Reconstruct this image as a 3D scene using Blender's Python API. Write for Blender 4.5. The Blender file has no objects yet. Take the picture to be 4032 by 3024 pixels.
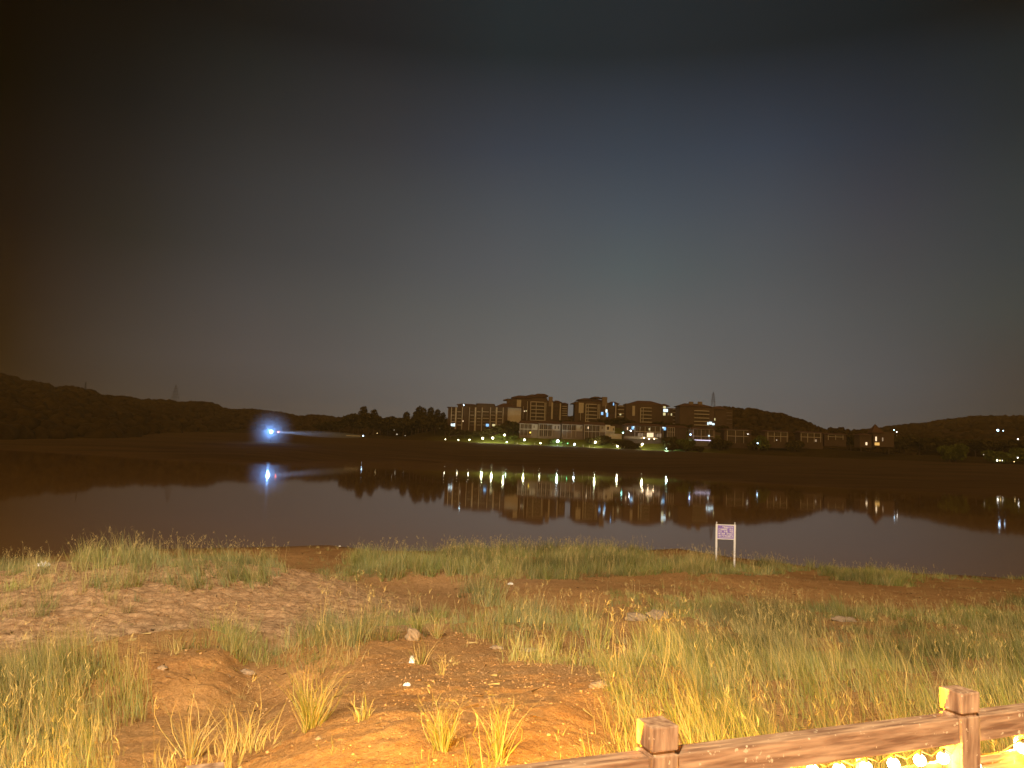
import bpy, bmesh, math, random
import numpy as np
from mathutils import Matrix, Vector

random.seed(7)
rng = np.random.default_rng(7)
C = bpy.context.scene.collection
sc = bpy.context.scene
R = math.radians

# ------------------------------------------------------------------ camera
F = 3028.0                      # focal length in pixels of a 4032 wide frame
CAM_Z = 5.5                     # eye height over the water
PITCH, ROLL = 5.0, 2.2
cam_rot = (Matrix.Rotation(R(90 + PITCH), 3, 'X') @ Matrix.Rotation(R(ROLL), 3, 'Z'))
cd = bpy.data.cameras.new('camera')
cd.sensor_fit = 'HORIZONTAL'; cd.sensor_width = 36.0; cd.lens = 36.0 * F / 4032.0
cd.clip_start = 0.05; cd.clip_end = 6000
cam = bpy.data.objects.new('camera', cd); C.objects.link(cam)
cam.matrix_world = Matrix.Translation((0, 0, CAM_Z)) @ cam_rot.to_4x4()
sc.camera = cam
RM = np.array(cam_rot)

def rayd(px, py):
    return RM @ np.array([(px - 2016) / F, -(py - 1512) / F, -1.0])
def at(px, py, D):              # point at forward distance D (metres along +Y)
    d = rayd(px, py); s = D / d[1]
    return np.array([d[0] * s, D, CAM_Z + d[2] * s])
def at_z(px, py, z):
    d = rayd(px, py); s = (z - CAM_Z) / d[2]
    return np.array([d[0] * s, d[1] * s, z])
def project(P):
    q = (P - np.array([0, 0, CAM_Z])) @ RM
    w = -q[..., 2]
    return 2016 + F * q[..., 0] / w, 1512 - F * q[..., 1] / w
def horizon(px):
    return 1776.5 + (px - 2016) * math.tan(R(ROLL))

# ------------------------------------------------------------------ night sky
def lin(c): c = c / 255.0; return c / 12.92 if c <= .04045 else ((c + .055) / 1.055) ** 2.4
def hx(s): return tuple(lin(int(s[i:i + 2], 16)) for i in (0, 2, 4))
world = bpy.data.worlds.new('World'); sc.world = world; world.use_nodes = True
nt = world.node_tree; N = nt.nodes; Lk = nt.links; N.clear()
out = N.new('ShaderNodeOutputWorld'); bg = N.new('ShaderNodeBackground'); Lk.new(bg.outputs[0], out.inputs[0])
tc = N.new('ShaderNodeTexCoord'); sep = N.new('ShaderNodeSeparateXYZ'); Lk.new(tc.outputs['Generated'], sep.inputs[0])
def mth(op, a, b=None, clamp=False):
    n = N.new('ShaderNodeMath'); n.operation = op; n.use_clamp = clamp
    for i, v in enumerate((a, b)):
        if v is None: continue
        if isinstance(v, (int, float)): n.inputs[i].default_value = v
        else: Lk.new(v, n.inputs[i])
    return n.outputs[0]
az = mth('ADD', mth('DIVIDE', mth('ARCTAN2', sep.outputs[0], sep.outputs[1]), 2 * math.pi), .5)
el = mth('ARCSINE', sep.outputs[2])
XS = [0, 500, 1000, 1500, 2000, 2500, 3000, 3500, 4000]
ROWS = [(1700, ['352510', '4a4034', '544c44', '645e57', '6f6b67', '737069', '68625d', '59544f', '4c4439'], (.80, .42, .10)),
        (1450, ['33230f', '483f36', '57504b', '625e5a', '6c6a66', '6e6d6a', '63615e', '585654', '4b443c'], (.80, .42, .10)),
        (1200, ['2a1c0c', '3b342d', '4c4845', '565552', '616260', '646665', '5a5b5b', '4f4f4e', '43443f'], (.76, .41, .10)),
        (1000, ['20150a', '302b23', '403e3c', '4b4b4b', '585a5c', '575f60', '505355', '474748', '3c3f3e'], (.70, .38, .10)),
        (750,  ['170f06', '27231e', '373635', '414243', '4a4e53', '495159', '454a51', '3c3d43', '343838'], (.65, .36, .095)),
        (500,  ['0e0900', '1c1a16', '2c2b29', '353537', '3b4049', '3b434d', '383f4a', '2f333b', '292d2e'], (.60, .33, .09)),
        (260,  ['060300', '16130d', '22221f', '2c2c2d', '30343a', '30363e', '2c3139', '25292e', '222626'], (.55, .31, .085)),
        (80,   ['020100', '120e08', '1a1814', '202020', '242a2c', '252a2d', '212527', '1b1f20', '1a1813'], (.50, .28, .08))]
prev = None
for row, (py, cols, rear_fill) in enumerate(ROWS):  # warm glow added to the sky behind the viewer, lighting hills and bank
    rp = N.new('ShaderNodeValToRGB'); cr = rp.color_ramp; cr.interpolation = 'B_SPLINE' if False else 'LINEAR'
    stops = []
    els = []
    for x, c in zip(XS, cols):
        yy = py + (x - 2016) * math.tan(R(ROLL)) * (.6 if py > 1200 else .2)
        d = rayd(x, min(yy, 1700 if py < 1700 else 9999)); d = d / np.linalg.norm(d)
        kz = .8 if py > 1200 else (.55 if py > 800 else .4); cc = hx(c); stops.append((math.atan2(d[0], d[1]) / (2 * math.pi) + .5, tuple(max(v * .15, v - kz * h_) for v, h_ in zip(cc, (.010, .005, .0005))))); els.append(math.asin(d[2]))
    dark = hx(cols[0]); dr = hx(cols[-1])
    stops = [(0.0, rear_fill), (.18, rear_fill), (.30, tuple(.5 * a + .12 * b for a, b in zip(dark, rear_fill)))] + stops + \
            [(.70, tuple(.5 * a + .12 * b for a, b in zip(dr, rear_fill))), (.82, rear_fill), (1.0, rear_fill)]
    while len(cr.elements) < len(stops): cr.elements.new(.5)
    for e, (p, c) in zip(cr.elements, sorted(stops)): e.position = p
    for e, (p, c) in zip(cr.elements, sorted(stops)): e.position = p; e.color = (*c, 1)
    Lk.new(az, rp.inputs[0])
    e0 = sum(els) / len(els)
    if prev is None: prev = rp.outputs[0]; pe = max(e0, R(1.0))
    else:
        mr = N.new('ShaderNodeMapRange'); mr.interpolation_type = 'LINEAR'; mr.inputs[1].default_value = pe; mr.inputs[2].default_value = e0
        Lk.new(el, mr.inputs[0])
        mx = N.new('ShaderNodeMix'); mx.data_type = 'RGBA'; Lk.new(mr.outputs[0], mx.inputs[0]); Lk.new(prev, mx.inputs[6]); Lk.new(rp.outputs[0], mx.inputs[7])
        prev = mx.outputs[2]; pe = e0
# faint unevenness of the overcast
ns = N.new('ShaderNodeTexNoise'); ns.inputs['Scale'].default_value = 2.2; ns.inputs['Detail'].default_value = 2
Lk.new(tc.outputs['Generated'], ns.inputs['Vector'])
mr = N.new('ShaderNodeMapRange'); mr.inputs[1].default_value = .3; mr.inputs[2].default_value = .7; mr.inputs[3].default_value = .93; mr.inputs[4].default_value = 1.07
Lk.new(ns.outputs[0], mr.inputs[0])
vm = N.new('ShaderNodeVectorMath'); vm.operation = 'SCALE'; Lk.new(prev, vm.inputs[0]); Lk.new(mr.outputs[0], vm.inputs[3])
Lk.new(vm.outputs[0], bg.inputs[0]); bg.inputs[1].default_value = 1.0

# ------------------------------------------------------------------ exposure
sc.view_settings.view_transform = 'Standard'; sc.view_settings.look = 'None'
sc.view_settings.exposure = 0.0; sc.view_settings.gamma = 1.0
sc.cycles.max_bounces = 4; sc.cycles.diffuse_bounces = 2; sc.cycles.glossy_bounces = 2
sc.cycles.transmission_bounces = 2; sc.cycles.volume_bounces = 0; sc.cycles.transparent_max_bounces = 6
sc.cycles.use_denoising = True

# ------------------------------------------------------------------ helpers
def tag(o, label=None, cat=None, group=None, kind=None):
    if label: o['label'] = label
    if cat: o['category'] = cat
    if group: o['group'] = group
    if kind: o['kind'] = kind
    return o
def thing(name, label, cat, loc=(0, 0, 0), rz=0.0, group=None):
    o = bpy.data.objects.new(name, None); C.objects.link(o)
    o.location = loc; o.rotation_euler = (0, 0, rz); o.empty_display_size = .2
    return tag(o, label, cat, group)
def mesh_obj(name, me, parent=None):
    o = bpy.data.objects.new(name, me); C.objects.link(o)
    if parent is not None: o.parent = parent
    return o
def finish(name, bm, mat, parent=None, smooth=False):
    me = bpy.data.meshes.new(name); bm.to_mesh(me); bm.free()
    if mat: me.materials.append(mat)
    if smooth:
        for p in me.polygons: p.use_smooth = True
    return mesh_obj(name, me, parent)
def np_mesh(name, V, Fc, mat, smooth=False, tint=None, attr='tint'):
    me = bpy.data.meshes.new(name)
    V = np.asarray(V, dtype=np.float32); Fc = np.asarray(Fc, dtype=np.int32); k = Fc.shape[1]
    me.vertices.add(len(V)); me.vertices.foreach_set('co', V.ravel())
    me.loops.add(Fc.size); me.loops.foreach_set('vertex_index', Fc.ravel())
    me.polygons.add(len(Fc)); me.polygons.foreach_set('loop_start', np.arange(len(Fc), dtype=np.int32) * k)
    me.polygons.foreach_set('loop_total', np.full(len(Fc), k, dtype=np.int32))
    if smooth: me.polygons.foreach_set('use_smooth', np.ones(len(Fc), dtype=bool))
    me.update(calc_edges=True)
    if tint is not None:
        a = me.attributes.new(attr, 'FLOAT_VECTOR', 'POINT'); a.data.foreach_set('vector', np.asarray(tint, dtype=np.float32).ravel())
    if mat: me.materials.append(mat)
    return me
def box(bm, x0, x1, y0, y1, z0, z1, M=None):
    vs = [bm.verts.new((x, y, z)) for z in (z0, z1) for y in (y0, y1) for x in (x0, x1)]
    for f in ((0, 2, 3, 1), (4, 5, 7, 6), (0, 1, 5, 4), (2, 6, 7, 3), (0, 4, 6, 2), (1, 3, 7, 5)):
        bm.faces.new([vs[i] for i in f])
    if M is not None: bmesh.ops.transform(bm, matrix=M, verts=vs)
    return vs
def tube(bm, p0, p1, r0, r1=None, seg=8):
    r1 = r0 if r1 is None else r1
    p0 = Vector(p0); p1 = Vector(p1); d = (p1 - p0).normalized()
    a = d.orthogonal().normalized(); b = d.cross(a)
    A = [bm.verts.new(p0 + (a * math.cos(t) + b * math.sin(t)) * r0) for t in [2 * math.pi * i / seg for i in range(seg)]]
    B = [bm.verts.new(p1 + (a * math.cos(t) + b * math.sin(t)) * r1) for t in [2 * math.pi * i / seg for i in range(seg)]]
    for i in range(seg): bm.faces.new((A[i], A[(i + 1) % seg], B[(i + 1) % seg], B[i]))
    bm.faces.new(A[::-1]); bm.faces.new(B)
def ball(bm, c, r, sub=2, sq=(1, 1, 1)):
    g = bmesh.ops.create_icosphere(bm, subdivisions=sub, radius=r)
    for v in g['verts']: v.co = Vector((v.co.x * sq[0], v.co.y * sq[1], v.co.z * sq[2])) + Vector(c)
    return g['verts']

def mat(name, col, rough=.8, var=.25, scale=3.0, bump=0.0, bscale=None, stretch=(1, 1, 1), col2=None, spec=.3, coord='Object', metal=0.0):
    m = bpy.data.materials.new(name); m.use_nodes = True
    n = m.node_tree.nodes; l = m.node_tree.links; p = n['Principled BSDF']
    p.inputs['Roughness'].default_value = rough; p.inputs['Specular IOR Level'].default_value = spec; p.inputs['Metallic'].default_value = metal
    t = n.new('ShaderNodeTexCoord'); mp = n.new('ShaderNodeMapping'); mp.inputs['Scale'].default_value = stretch
    l.new(t.outputs[coord], mp.inputs[0])
    nz = n.new('ShaderNodeTexNoise'); nz.inputs['Scale'].default_value = scale; nz.inputs['Detail'].default_value = 6; nz.inputs['Roughness'].default_value = .65
    l.new(mp.outputs[0], nz.inputs['Vector'])
    rp = n.new('ShaderNodeValToRGB'); rp.color_ramp.elements[0].position = .32; rp.color_ramp.elements[1].position = .68
    c2 = col2 or tuple(min(1, c * (1 + var)) for c in col)
    rp.color_ramp.elements[0].color = (*[c * (1 - var) for c in col], 1); rp.color_ramp.elements[1].color = (*c2, 1)
    l.new(nz.outputs[0], rp.inputs[0]); l.new(rp.outputs[0], p.inputs['Base Color'])
    if bump:
        nb = n.new('ShaderNodeTexNoise'); nb.inputs['Scale'].default_value = bscale or scale * 3; nb.inputs['Detail'].default_value = 8
        l.new(mp.outputs[0], nb.inputs['Vector'])
        b = n.new('ShaderNodeBump'); b.inputs['Strength'].default_value = bump; b.inputs['Distance'].default_value = .05
        l.new(nb.outputs[0], b.inputs['Height']); l.new(b.outputs[0], p.inputs['Normal'])
    return m
def emi(name, col, s, sample=True):
    m = bpy.data.materials.new(name); m.use_nodes = True
    n = m.node_tree.nodes; n.clear(); o = n.new('ShaderNodeOutputMaterial'); e = n.new('ShaderNodeEmission')
    e.inputs[0].default_value = (*col, 1); e.inputs[1].default_value = s; m.node_tree.links.new(e.outputs[0], o.inputs[0])
    if not sample: m.cycles.emission_sampling = 'NONE'
    return m

# value noise
def vnoise(x, y, seed=0):
    xi = np.floor(x).astype(np.int64); yi = np.floor(y).astype(np.int64); xf = x - xi; yf = y - yi
    def h(a, b):
        n = (a * 374761393 + b * 668265263 + seed * 974711) & 0x7fffffff
        n = ((n ^ (n >> 13)) * 1274126177) & 0x7fffffff
        return ((n ^ (n >> 16)) & 0xffff) / 65535.0
    u = xf * xf * (3 - 2 * xf); v = yf * yf * (3 - 2 * yf)
    return (h(xi, yi) * (1 - u) + h(xi + 1, yi) * u) * (1 - v) + (h(xi, yi + 1) * (1 - u) + h(xi + 1, yi + 1) * u) * v
def fbm(x, y, s, oct=4, seed=0):
    t = 0; a = 1; n = 0
    for k in range(oct):
        t = t + a * (vnoise(x / s + 17.3 * k, y / s - 9.1 * k, seed + k) - .5); n += a; a *= .5; s *= .5
    return t / n * 2
def sstep(a, b, x):
    t = np.clip((x - a) / (b - a), 0, 1); return t * t * (3 - 2 * t)

# ------------------------------------------------------------------ near bank
shore_px = [(-900, 2150), (-300, 2200), (0, 2206), (90, 2197), (407, 2167), (800, 2160), (1113, 2154), (1294, 2148), (1475, 2168), (1768, 2172), (2100, 2172), (2500, 2168), (2669, 2160), (2850, 2190), (3210, 2235), (3430, 2242), (3650, 2260), (4032, 2278), (4500, 2300), (5200, 2330)]
sp = np.array([at_z(x, y, 0.0)[:2] for x, y in shore_px])
rat = sp[:, 0] / sp[:, 1]; srt = np.argsort(rat)
def shore_y(x, y):
    return np.interp(np.clip(x / np.maximum(y, 3.0), -1.4, 1.4), rat[srt], sp[srt, 1])
BUMPS = [  # cx, cy, rx, far ry, near ry, height, edge softness
    (-.2, 12.0, 2.9, 2.6, 7.5, .50, .35), (-3.4, 14.6, 1.0, 3.5, 3.5, -.35, .8),
    (-4.6, 11.8, 1.7, 1.3, 3.5, .42, .4),
    (-10.5, 23.0, 7.0, 2.5, 9.5, .72, .8),
    (-2.6, 26.5, 3.6, 1.8, 3.2, .32, .6),
    (2.2, 24.0, 3.4, 2.0, 3.8, .30, .6),
    (3.2, 16.5, 1.9, 1.1, 2.4, .26, .5),
    (9.0, 29.0, 5.5, 2.0, 4.0, .30, .8),
    (5.5, 10.5, 3.2, 2.5, 4.0, .28, .8),
    (-8.0, 8.0, 3.0, 3.0, 4.0, .20, .8),
    (-9.8, 33.5, 3.5, 1.6, 2.2, .28, .7), (1.5, 36, 6, 1.6, 3, .22, .7)]
def near_z(x, y):
    x = np.asarray(x, float); y = np.asarray(y, float)
    s = y / shore_y(x, y)
    z = np.interp(s, [-3, 0, .1, .16, .25, .4, .6, .8, .93, 1.0, 1.1, 1.4, 3], [3.5, 3.3, 3.05, 2.82, 2.3, 1.72, 1.12, .56, .2, 0.0, -.5, -2.0, -4.0])
    wx = x + .8 * fbm(x, y, 3.0, 3, 5); wy = y + .8 * fbm(x, y, 3.0, 3, 9)
    for cx, cy, rx, rf, rn, h, soft in BUMPS:
        dy = wy - cy; ry = np.where(dy > 0, rf, rn); r = np.sqrt(((wx - cx) / rx) ** 2 + (dy / ry) ** 2)
        z = z + h * (1 - sstep(1 - soft, 1.0 + soft * .25, r)) * sstep(1.02, .9, s)
    land = sstep(1.06, .9, s)
    z = z + .10 * fbm(x, y, 5.0, 3, 1) * land + .035 * fbm(x, y, .9, 4, 3) * (.3 + .7 * land)
    pale = (1 - sstep(.8, 1.15, np.sqrt(((x + 10.5) / 8.5) ** 2 + ((y - 19) / 6.5) ** 2)))
    z = z + .12 * np.abs(fbm(x * .5, y, .6, 4, 7)) * (.22 + pale)
    near = sstep(18, 10, y); z = z + near * (.022 * fbm(x, y, .16, 3, 81) + .035 * np.abs(fbm(x * .7, y, .35, 3, 83)))
    z = z + pale * .05 * np.abs(fbm(x * .5, y, .28, 3, 85))
    return z
NR, NA = 900, 1100
rr = 2.0 * (75 / 2.0) ** (np.linspace(0, 1, NR)); aa = np.linspace(-1.0, 1.0, NA)
RRg, AAg = np.meshgrid(rr, aa, indexing='ij'); GX = RRg * AAg; GY = RRg
GZ = near_z(GX, GY)
idx = np.arange(NR * NA).reshape(NR, NA)
FC = np.stack([idx[:-1, :-1], idx[:-1, 1:], idx[1:, 1:], idx[1:, :-1]], -1).reshape(-1, 4)
# attributes: x = pale clay, y = wet darkness near the waterline
gpx, gpy = project(np.stack([GX, GY, GZ], -1))
def poly_in(px, py, poly):
    p = np.array(poly, float); inside = np.zeros(np.shape(px), bool); j = len(p) - 1
    for i in range(len(p)):
        xi, yi = p[i]; xj, yj = p[j]
        c = ((yi > py) != (yj > py)) & (px < (xj - xi) * (py - yi) / (yj - yi + 1e-9) + xi)
        inside ^= c; j = i
    return inside
pale = 1 - sstep(.75, 1.15, np.sqrt(((GX + 10.0) / 8.5) ** 2 + ((GY - 18.5) / 6.0) ** 2))
pale = np.clip(pale + .7 * (1 - sstep(.7, 1.1, np.sqrt(((GX + 2.2) / 1.3) ** 2 + ((GY - 13.6) / 1.6) ** 2))) + .3 * (1 - sstep(.6, 1.2, np.sqrt(((GX + 2.5) / 5) ** 2 + ((GY - 25) / 4.0) ** 2))), 0, 1)
pale = np.clip(pale + .35 * fbm(GX, GY, 1.6, 3, 11) * pale, 0, 1)
wet = sstep(.93, 1.0, GY / shore_y(GX, GY))
tint = np.stack([pale, wet, np.zeros_like(wet)], -1).reshape(-1, 3)

def soil_material():
    m = bpy.data.materials.new('red_soil'); m.use_nodes = True; n = m.node_tree.nodes; l = m.node_tree.links; p = n['Principled BSDF']
    p.inputs['Roughness'].default_value = .92; p.inputs['Specular IOR Level'].default_value = .15
    t = n.new('ShaderNodeTexCoord')
    def noise(s, d=6, r=.6):
        k = n.new('ShaderNodeTexNoise'); k.inputs['Scale'].default_value = s; k.inputs['Detail'].default_value = d; k.inputs['Roughness'].default_value = r
        l.new(t.outputs['Object'], k.inputs['Vector']); return k.outputs[0]
    def ramp(f, a, ca, b, cb):
        r = n.new('ShaderNodeValToRGB'); r.color_ramp.elements[0].position = a; r.color_ramp.elements[1].position = b
        r.color_ramp.elements[0].color = (*ca, 1); r.color_ramp.elements[1].color = (*cb, 1); l.new(f, r.inputs[0]); return r.outputs[0]
    def mix(f, a, b):
        k = n.new('ShaderNodeMix'); k.data_type = 'RGBA'
        if isinstance(f, float): k.inputs[0].default_value = f
        else: l.new(f, k.inputs[0])
        l.new(a, k.inputs[6]); l.new(b, k.inputs[7]); return k.outputs[2]
    at_ = n.new('ShaderNodeAttribute'); at_.attribute_name = 'tint'; s3 = n.new('ShaderNodeSeparateXYZ'); l.new(at_.outputs['Vector'], s3.inputs[0])
    a = ramp(noise(.9), .35, (.32, .155, .055), .66, (.54, .31, .13))
    b = ramp(noise(22.0, 8, .8), .40, (.20, .10, .040), .62, (.62, .38, .18))
    red = mix(.5, a, b)
    vd = n.new('ShaderNodeVectorMath'); vd.operation = 'MULTIPLY_ADD'; vd.inputs[1].default_value = (.25, .25, .25)
    kn = n.new('ShaderNodeTexNoise'); kn.inputs['Scale'].default_value = 3.0; kn.inputs['Detail'].default_value = 4; l.new(t.outputs['Object'], kn.inputs['Vector'])
    l.new(kn.outputs['Color'], vd.inputs[0]); l.new(t.outputs['Object'], vd.inputs[2])
    vo = n.new('ShaderNodeTexVoronoi'); vo.feature = 'DISTANCE_TO_EDGE'; vo.inputs['Scale'].default_value = 4.5; l.new(vd.outputs[0], vo.inputs['Vector'])
    crack = ramp(vo.outputs['Distance'], .0, (.25, .25, .25), .09, (1, 1, 1))
    pl = ramp(noise(5.0, 8, .75), .36, (.32, .18, .095), .62, (.68, .46, .29))
    mu = n.new('ShaderNodeMix'); mu.data_type = 'RGBA'; mu.blend_type = 'MULTIPLY'; mu.inputs[0].default_value = .5; l.new(pl, mu.inputs[6]); l.new(crack, mu.inputs[7])
    c = mix(s3.outputs[0], red, mu.outputs[2])
    grit = ramp(noise(60.0, 3, .6), .60, (0, 0, 0), .70, (1, 1, 1))
    gcol = n.new('ShaderNodeRGB'); gcol.outputs[0].default_value = (.55, .40, .25, 1)
    gm = n.new('ShaderNodeMath'); gm.operation = 'MULTIPLY'; gm.inputs[1].default_value = .45; l.new(grit, gm.inputs[0])
    c = mix(gm.outputs[0], c, gcol.outputs[0])
    wc = n.new('ShaderNodeRGB'); wc.outputs[0].default_value = (.10, .06, .03, 1)
    wm = n.new('ShaderNodeMath'); wm.operation = 'MULTIPLY'; wm.inputs[1].default_value = .6; l.new(s3.outputs[1], wm.inputs[0])
    c = mix(wm.outputs[0], c, wc.outputs[0])
    l.new(c, p.inputs['Base Color'])
    b1 = n.new('ShaderNodeBump'); b1.inputs['Strength'].default_value = .9; b1.inputs['Distance'].default_value = .05; b1.inputs['Distance'].default_value = .12; l.new(noise(5.0, 12, .75), b1.inputs['Height'])
    b2 = n.new('ShaderNodeBump'); b2.inputs['Strength'].default_value = .7; b2.inputs['Distance'].default_value = .012; l.new(noise(55.0, 4, .6), b2.inputs['Height']); l.new(b1.outputs[0], b2.inputs['Normal'])
    l.new(b2.outputs[0], p.inputs['Normal'])
    return m
SOIL = soil_material()
me = np_mesh('ground', np.stack([GX, GY, GZ], -1).reshape(-1, 3), FC[:, ::-1] if False else FC, SOIL, True, tint)
g = mesh_obj('ground', me); tag(g, kind='structure')
# ------------------------------------------------------------------ water
def water_material():
    m = bpy.data.materials.new('reservoir_water'); m.use_nodes = True; n = m.node_tree.nodes; l = m.node_tree.links; p = n['Principled BSDF']
    p.inputs['Base Color'].default_value = (.23, .120, .038, 1); p.inputs['Roughness'].default_value = .035; p.inputs['IOR'].default_value = 1.33
    t = n.new('ShaderNodeTexCoord'); mp = n.new('ShaderNodeMapping'); mp.inputs['Scale'].default_value = (.25, .9, 1); l.new(t.outputs['Object'], mp.inputs[0])
    k = n.new('ShaderNodeTexNoise'); k.inputs['Scale'].default_value = .8; k.inputs['Detail'].default_value = 3; l.new(mp.outputs[0], k.inputs['Vector'])
    b = n.new('ShaderNodeBump'); b.inputs['Strength'].default_value = .25; b.inputs['Distance'].default_value = .006; l.new(k.outputs[0], b.inputs['Height']); l.new(b.outputs[0], p.inputs['Normal'])
    return m
WATER = water_material()
bm = bmesh.new()
vs = [bm.verts.new(v) for v in ((-1500, 26, 0), (1500, 26, 0), (1500, 1400, 0), (-1500, 1400, 0))]; bm.faces.new(vs)
tag(finish('water', bm, WATER), kind='structure')

# ------------------------------------------------------------------ far bank, promenade slope
def WL(px):   # pixels under the horizon where the far waterline is seen
    return np.interp(px, [-900, -400, 0, 500, 900, 1050, 1120, 1420, 1850, 2200, 2600, 3000, 3500, 3965, 4500, 5500], [58, 60, 62, 70, 78, 80, 78, 62, 52, 58, 70, 82, 92, 97, 100, 100])
def DP(px): return np.interp(px, [-900, 0, 1000, 1900, 2300, 2600, 3400, 4000, 5500], [480, 520, 600, 575, 560, 548, 480, 425, 400])
def ZP(px): return np.interp(px, [-900, 0, 1000, 1900, 2600, 3400, 4000, 5500], [8, 9, 12, 11, 10, 9, 9.0, 8])
def UP(px): return np.interp(px, [1600, 1850, 2700, 3000, 3500], [.12, 1, 1, .55, .2])
def px_of(x, y):      # column of the frame a far point on the horizon falls in
    return 2016 + F * (x / y) / math.cos(R(PITCH))
def far_z(px, D):
    d0 = CAM_Z * F / WL(px); dp = DP(px); zp = ZP(px); q = D / dp
    z = np.where(D < dp, zp * np.clip((D - d0) / (dp - d0), -1, 1), 0.0)
    rise = np.interp(q, [1.0, 1.012, 1.035, 1.055, 1.09, 1.25, 2.0], [0, .2, 5.3, 6.4, 16, 21, 21])
    z = np.where(D >= dp, zp + rise * UP(px) + .25 * (1 - UP(px)) * rise * .3, z)
    return z
pxs = np.linspace(-1200, 5400, 560)
t = np.linspace(0, 1, 150)
PXg, Tg = np.meshgrid(pxs, t, indexing='ij')
d0 = CAM_Z * F / WL(PXg) - 12; dp = DP(PXg)
Dg = np.where(Tg < .5, d0 + (dp - d0) * Tg / .5, dp * (1 + ((Tg - .5) / .5) ** 2 * 1.2))
ax_ = (PXg - 2016) * math.cos(R(PITCH)) / F
X_ = ax_ * Dg; Z_ = far_z(PXg, Dg)
nz = fbm(X_, Dg * .4, 30, 4, 21); Z_ = Z_ + np.where(Dg < dp, .55 * nz * sstep(0, 30, Dg - d0) * sstep(0, 40, dp - Dg + 5), .2 * nz)
idx = np.arange(PXg.size).reshape(PXg.shape)
FC2 = np.stack([idx[:-1, :-1], idx[1:, :-1], idx[1:, 1:], idx[:-1, 1:]], -1).reshape(-1, 4)
q = Dg / dp
up_ = np.interp(PXg, [1600, 1850, 2750, 2950], [0, 1, 1, 0]); allg = sstep(.985, 1.0, q); grs = allg * up_
prom = ((q > 1.000) & (q < 1.006)).astype(float) * up_; brush = allg * (1 - up_)
def bank_material():
    m = bpy.data.materials.new('drawdown_bank'); m.use_nodes = True; n = m.node_tree.nodes; l = m.node_tree.links; p = n['Principled BSDF']
    p.inputs['Roughness'].default_value = .95; p.inputs['Specular IOR Level'].default_value = .05
    t = n.new('ShaderNodeTexCoord'); mp = n.new('ShaderNodeMapping'); mp.inputs['Scale'].default_value = (.02, .10, .4); l.new(t.outputs['Object'], mp.inputs[0])
    k = n.new('ShaderNodeTexNoise'); k.inputs['Scale'].default_value = 1.0; k.inputs['Detail'].default_value = 8; l.new(mp.outputs[0], k.inputs['Vector'])
    r = n.new('ShaderNodeValToRGB'); r.color_ramp.elements[0].position = .3; r.color_ramp.elements[1].position = .72
    r.color_ramp.elements[0].color = (.062, .037, .012, 1); r.color_ramp.elements[1].color = (.115, .070, .026, 1); l.new(k.outputs[0], r.inputs[0])
    a = n.new('ShaderNodeAttribute'); a.attribute_name = 'tint'; s = n.new('ShaderNodeSeparateXYZ'); l.new(a.outputs['Vector'], s.inputs[0])
    k2 = n.new('ShaderNodeTexNoise'); k2.inputs['Scale'].default_value = .25; k2.inputs['Detail'].default_value = 5; l.new(t.outputs['Object'], k2.inputs['Vector'])
    r2 = n.new('ShaderNodeValToRGB'); r2.color_ramp.elements[0].color = (.07, .08, .015, 1); r2.color_ramp.elements[1].color = (.20, .22, .045, 1); l.new(k2.outputs[0], r2.inputs[0])
    mx = n.new('ShaderNodeMix'); mx.data_type = 'RGBA'; l.new(s.outputs[0], mx.inputs[0]); l.new(r.outputs[0], mx.inputs[6]); l.new(r2.outputs[0], mx.inputs[7])
    mx2 = n.new('ShaderNodeMix'); mx2.data_type = 'RGBA'; l.new(s.outputs[1], mx2.inputs[0]); l.new(mx.outputs[2], mx2.inputs[6]); mx2.inputs[7].default_value = (.28, .25, .2, 1)
    mx3 = n.new('ShaderNodeMix'); mx3.data_type = 'RGBA'; l.new(s.outputs[2], mx3.inputs[0]); l.new(mx2.outputs[2], mx3.inputs[6]); mx3.inputs[7].default_value = (.05, .032, .008, 1)
    l.new(mx3.outputs[2], p.inputs['Base Color'])
    return m
BANK = bank_material()
me = np_mesh('far_bank', np.stack([X_, Dg, Z_], -1).reshape(-1, 3), FC2, BANK, True, np.stack([grs, prom, brush], -1).reshape(-1, 3))
tag(mesh_obj('far_bank', me), kind='structure')

# ------------------------------------------------------------------ wooded hills
HILL = mat('hill_undergrowth', (.06, .035, .008), .95, .3, .05, spec=.05)
def foliage_mat(name, a, b, scale=.25):
    m = mat(name, a, .9, .2, scale, col2=b, spec=.08); return m
FOREST = foliage_mat('distant_woodland', (.028, .017, .004), (.062, .038, .010), .12)
def interp_list(lst, xs): a = np.array(lst, float); return np.interp(xs, a[:, 0], a[:, 1])
def hill(name, crest, dc, dn, zb, x0, x1, drop, ncol=160, nrow=16):
    xs = np.linspace(x0, x1, ncol); T = np.linspace(0, 1, nrow)
    V = []; info = []
    for x in xs:
        y = float(interp_list(crest, x)); Dc = float(interp_list(dc, x)); Dn = float(interp_list(dn, x)); P = at(x, y, Dc)
        zc = P[2] - drop; ax = P[0] / P[1]; b = float(interp_list(zb, x)) if isinstance(zb, list) else zb
        col = []
        for s in T:
            D = Dn + (Dc - Dn) * s; z = b + (zc - b) * (s ** .85) + 1.2 * math.sin(D * .05 + x * .01) * s * (1 - s)
            col.append((ax * D, D, z))
        col.append((ax * (Dc + 160), Dc + 160, b - 2)); V += col; info.append(col)
    n = nrow + 1; idx = np.arange(len(V)).reshape(ncol, n)
    Fc = np.stack([idx[:-1, :-1], idx[1:, :-1], idx[1:, 1:], idx[:-1, 1:]], -1).reshape(-1, 4)
    o = mesh_obj(name, np_mesh(name, V, Fc, HILL, True)); tag(o, kind='structure')
    return np.array(info)
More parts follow.
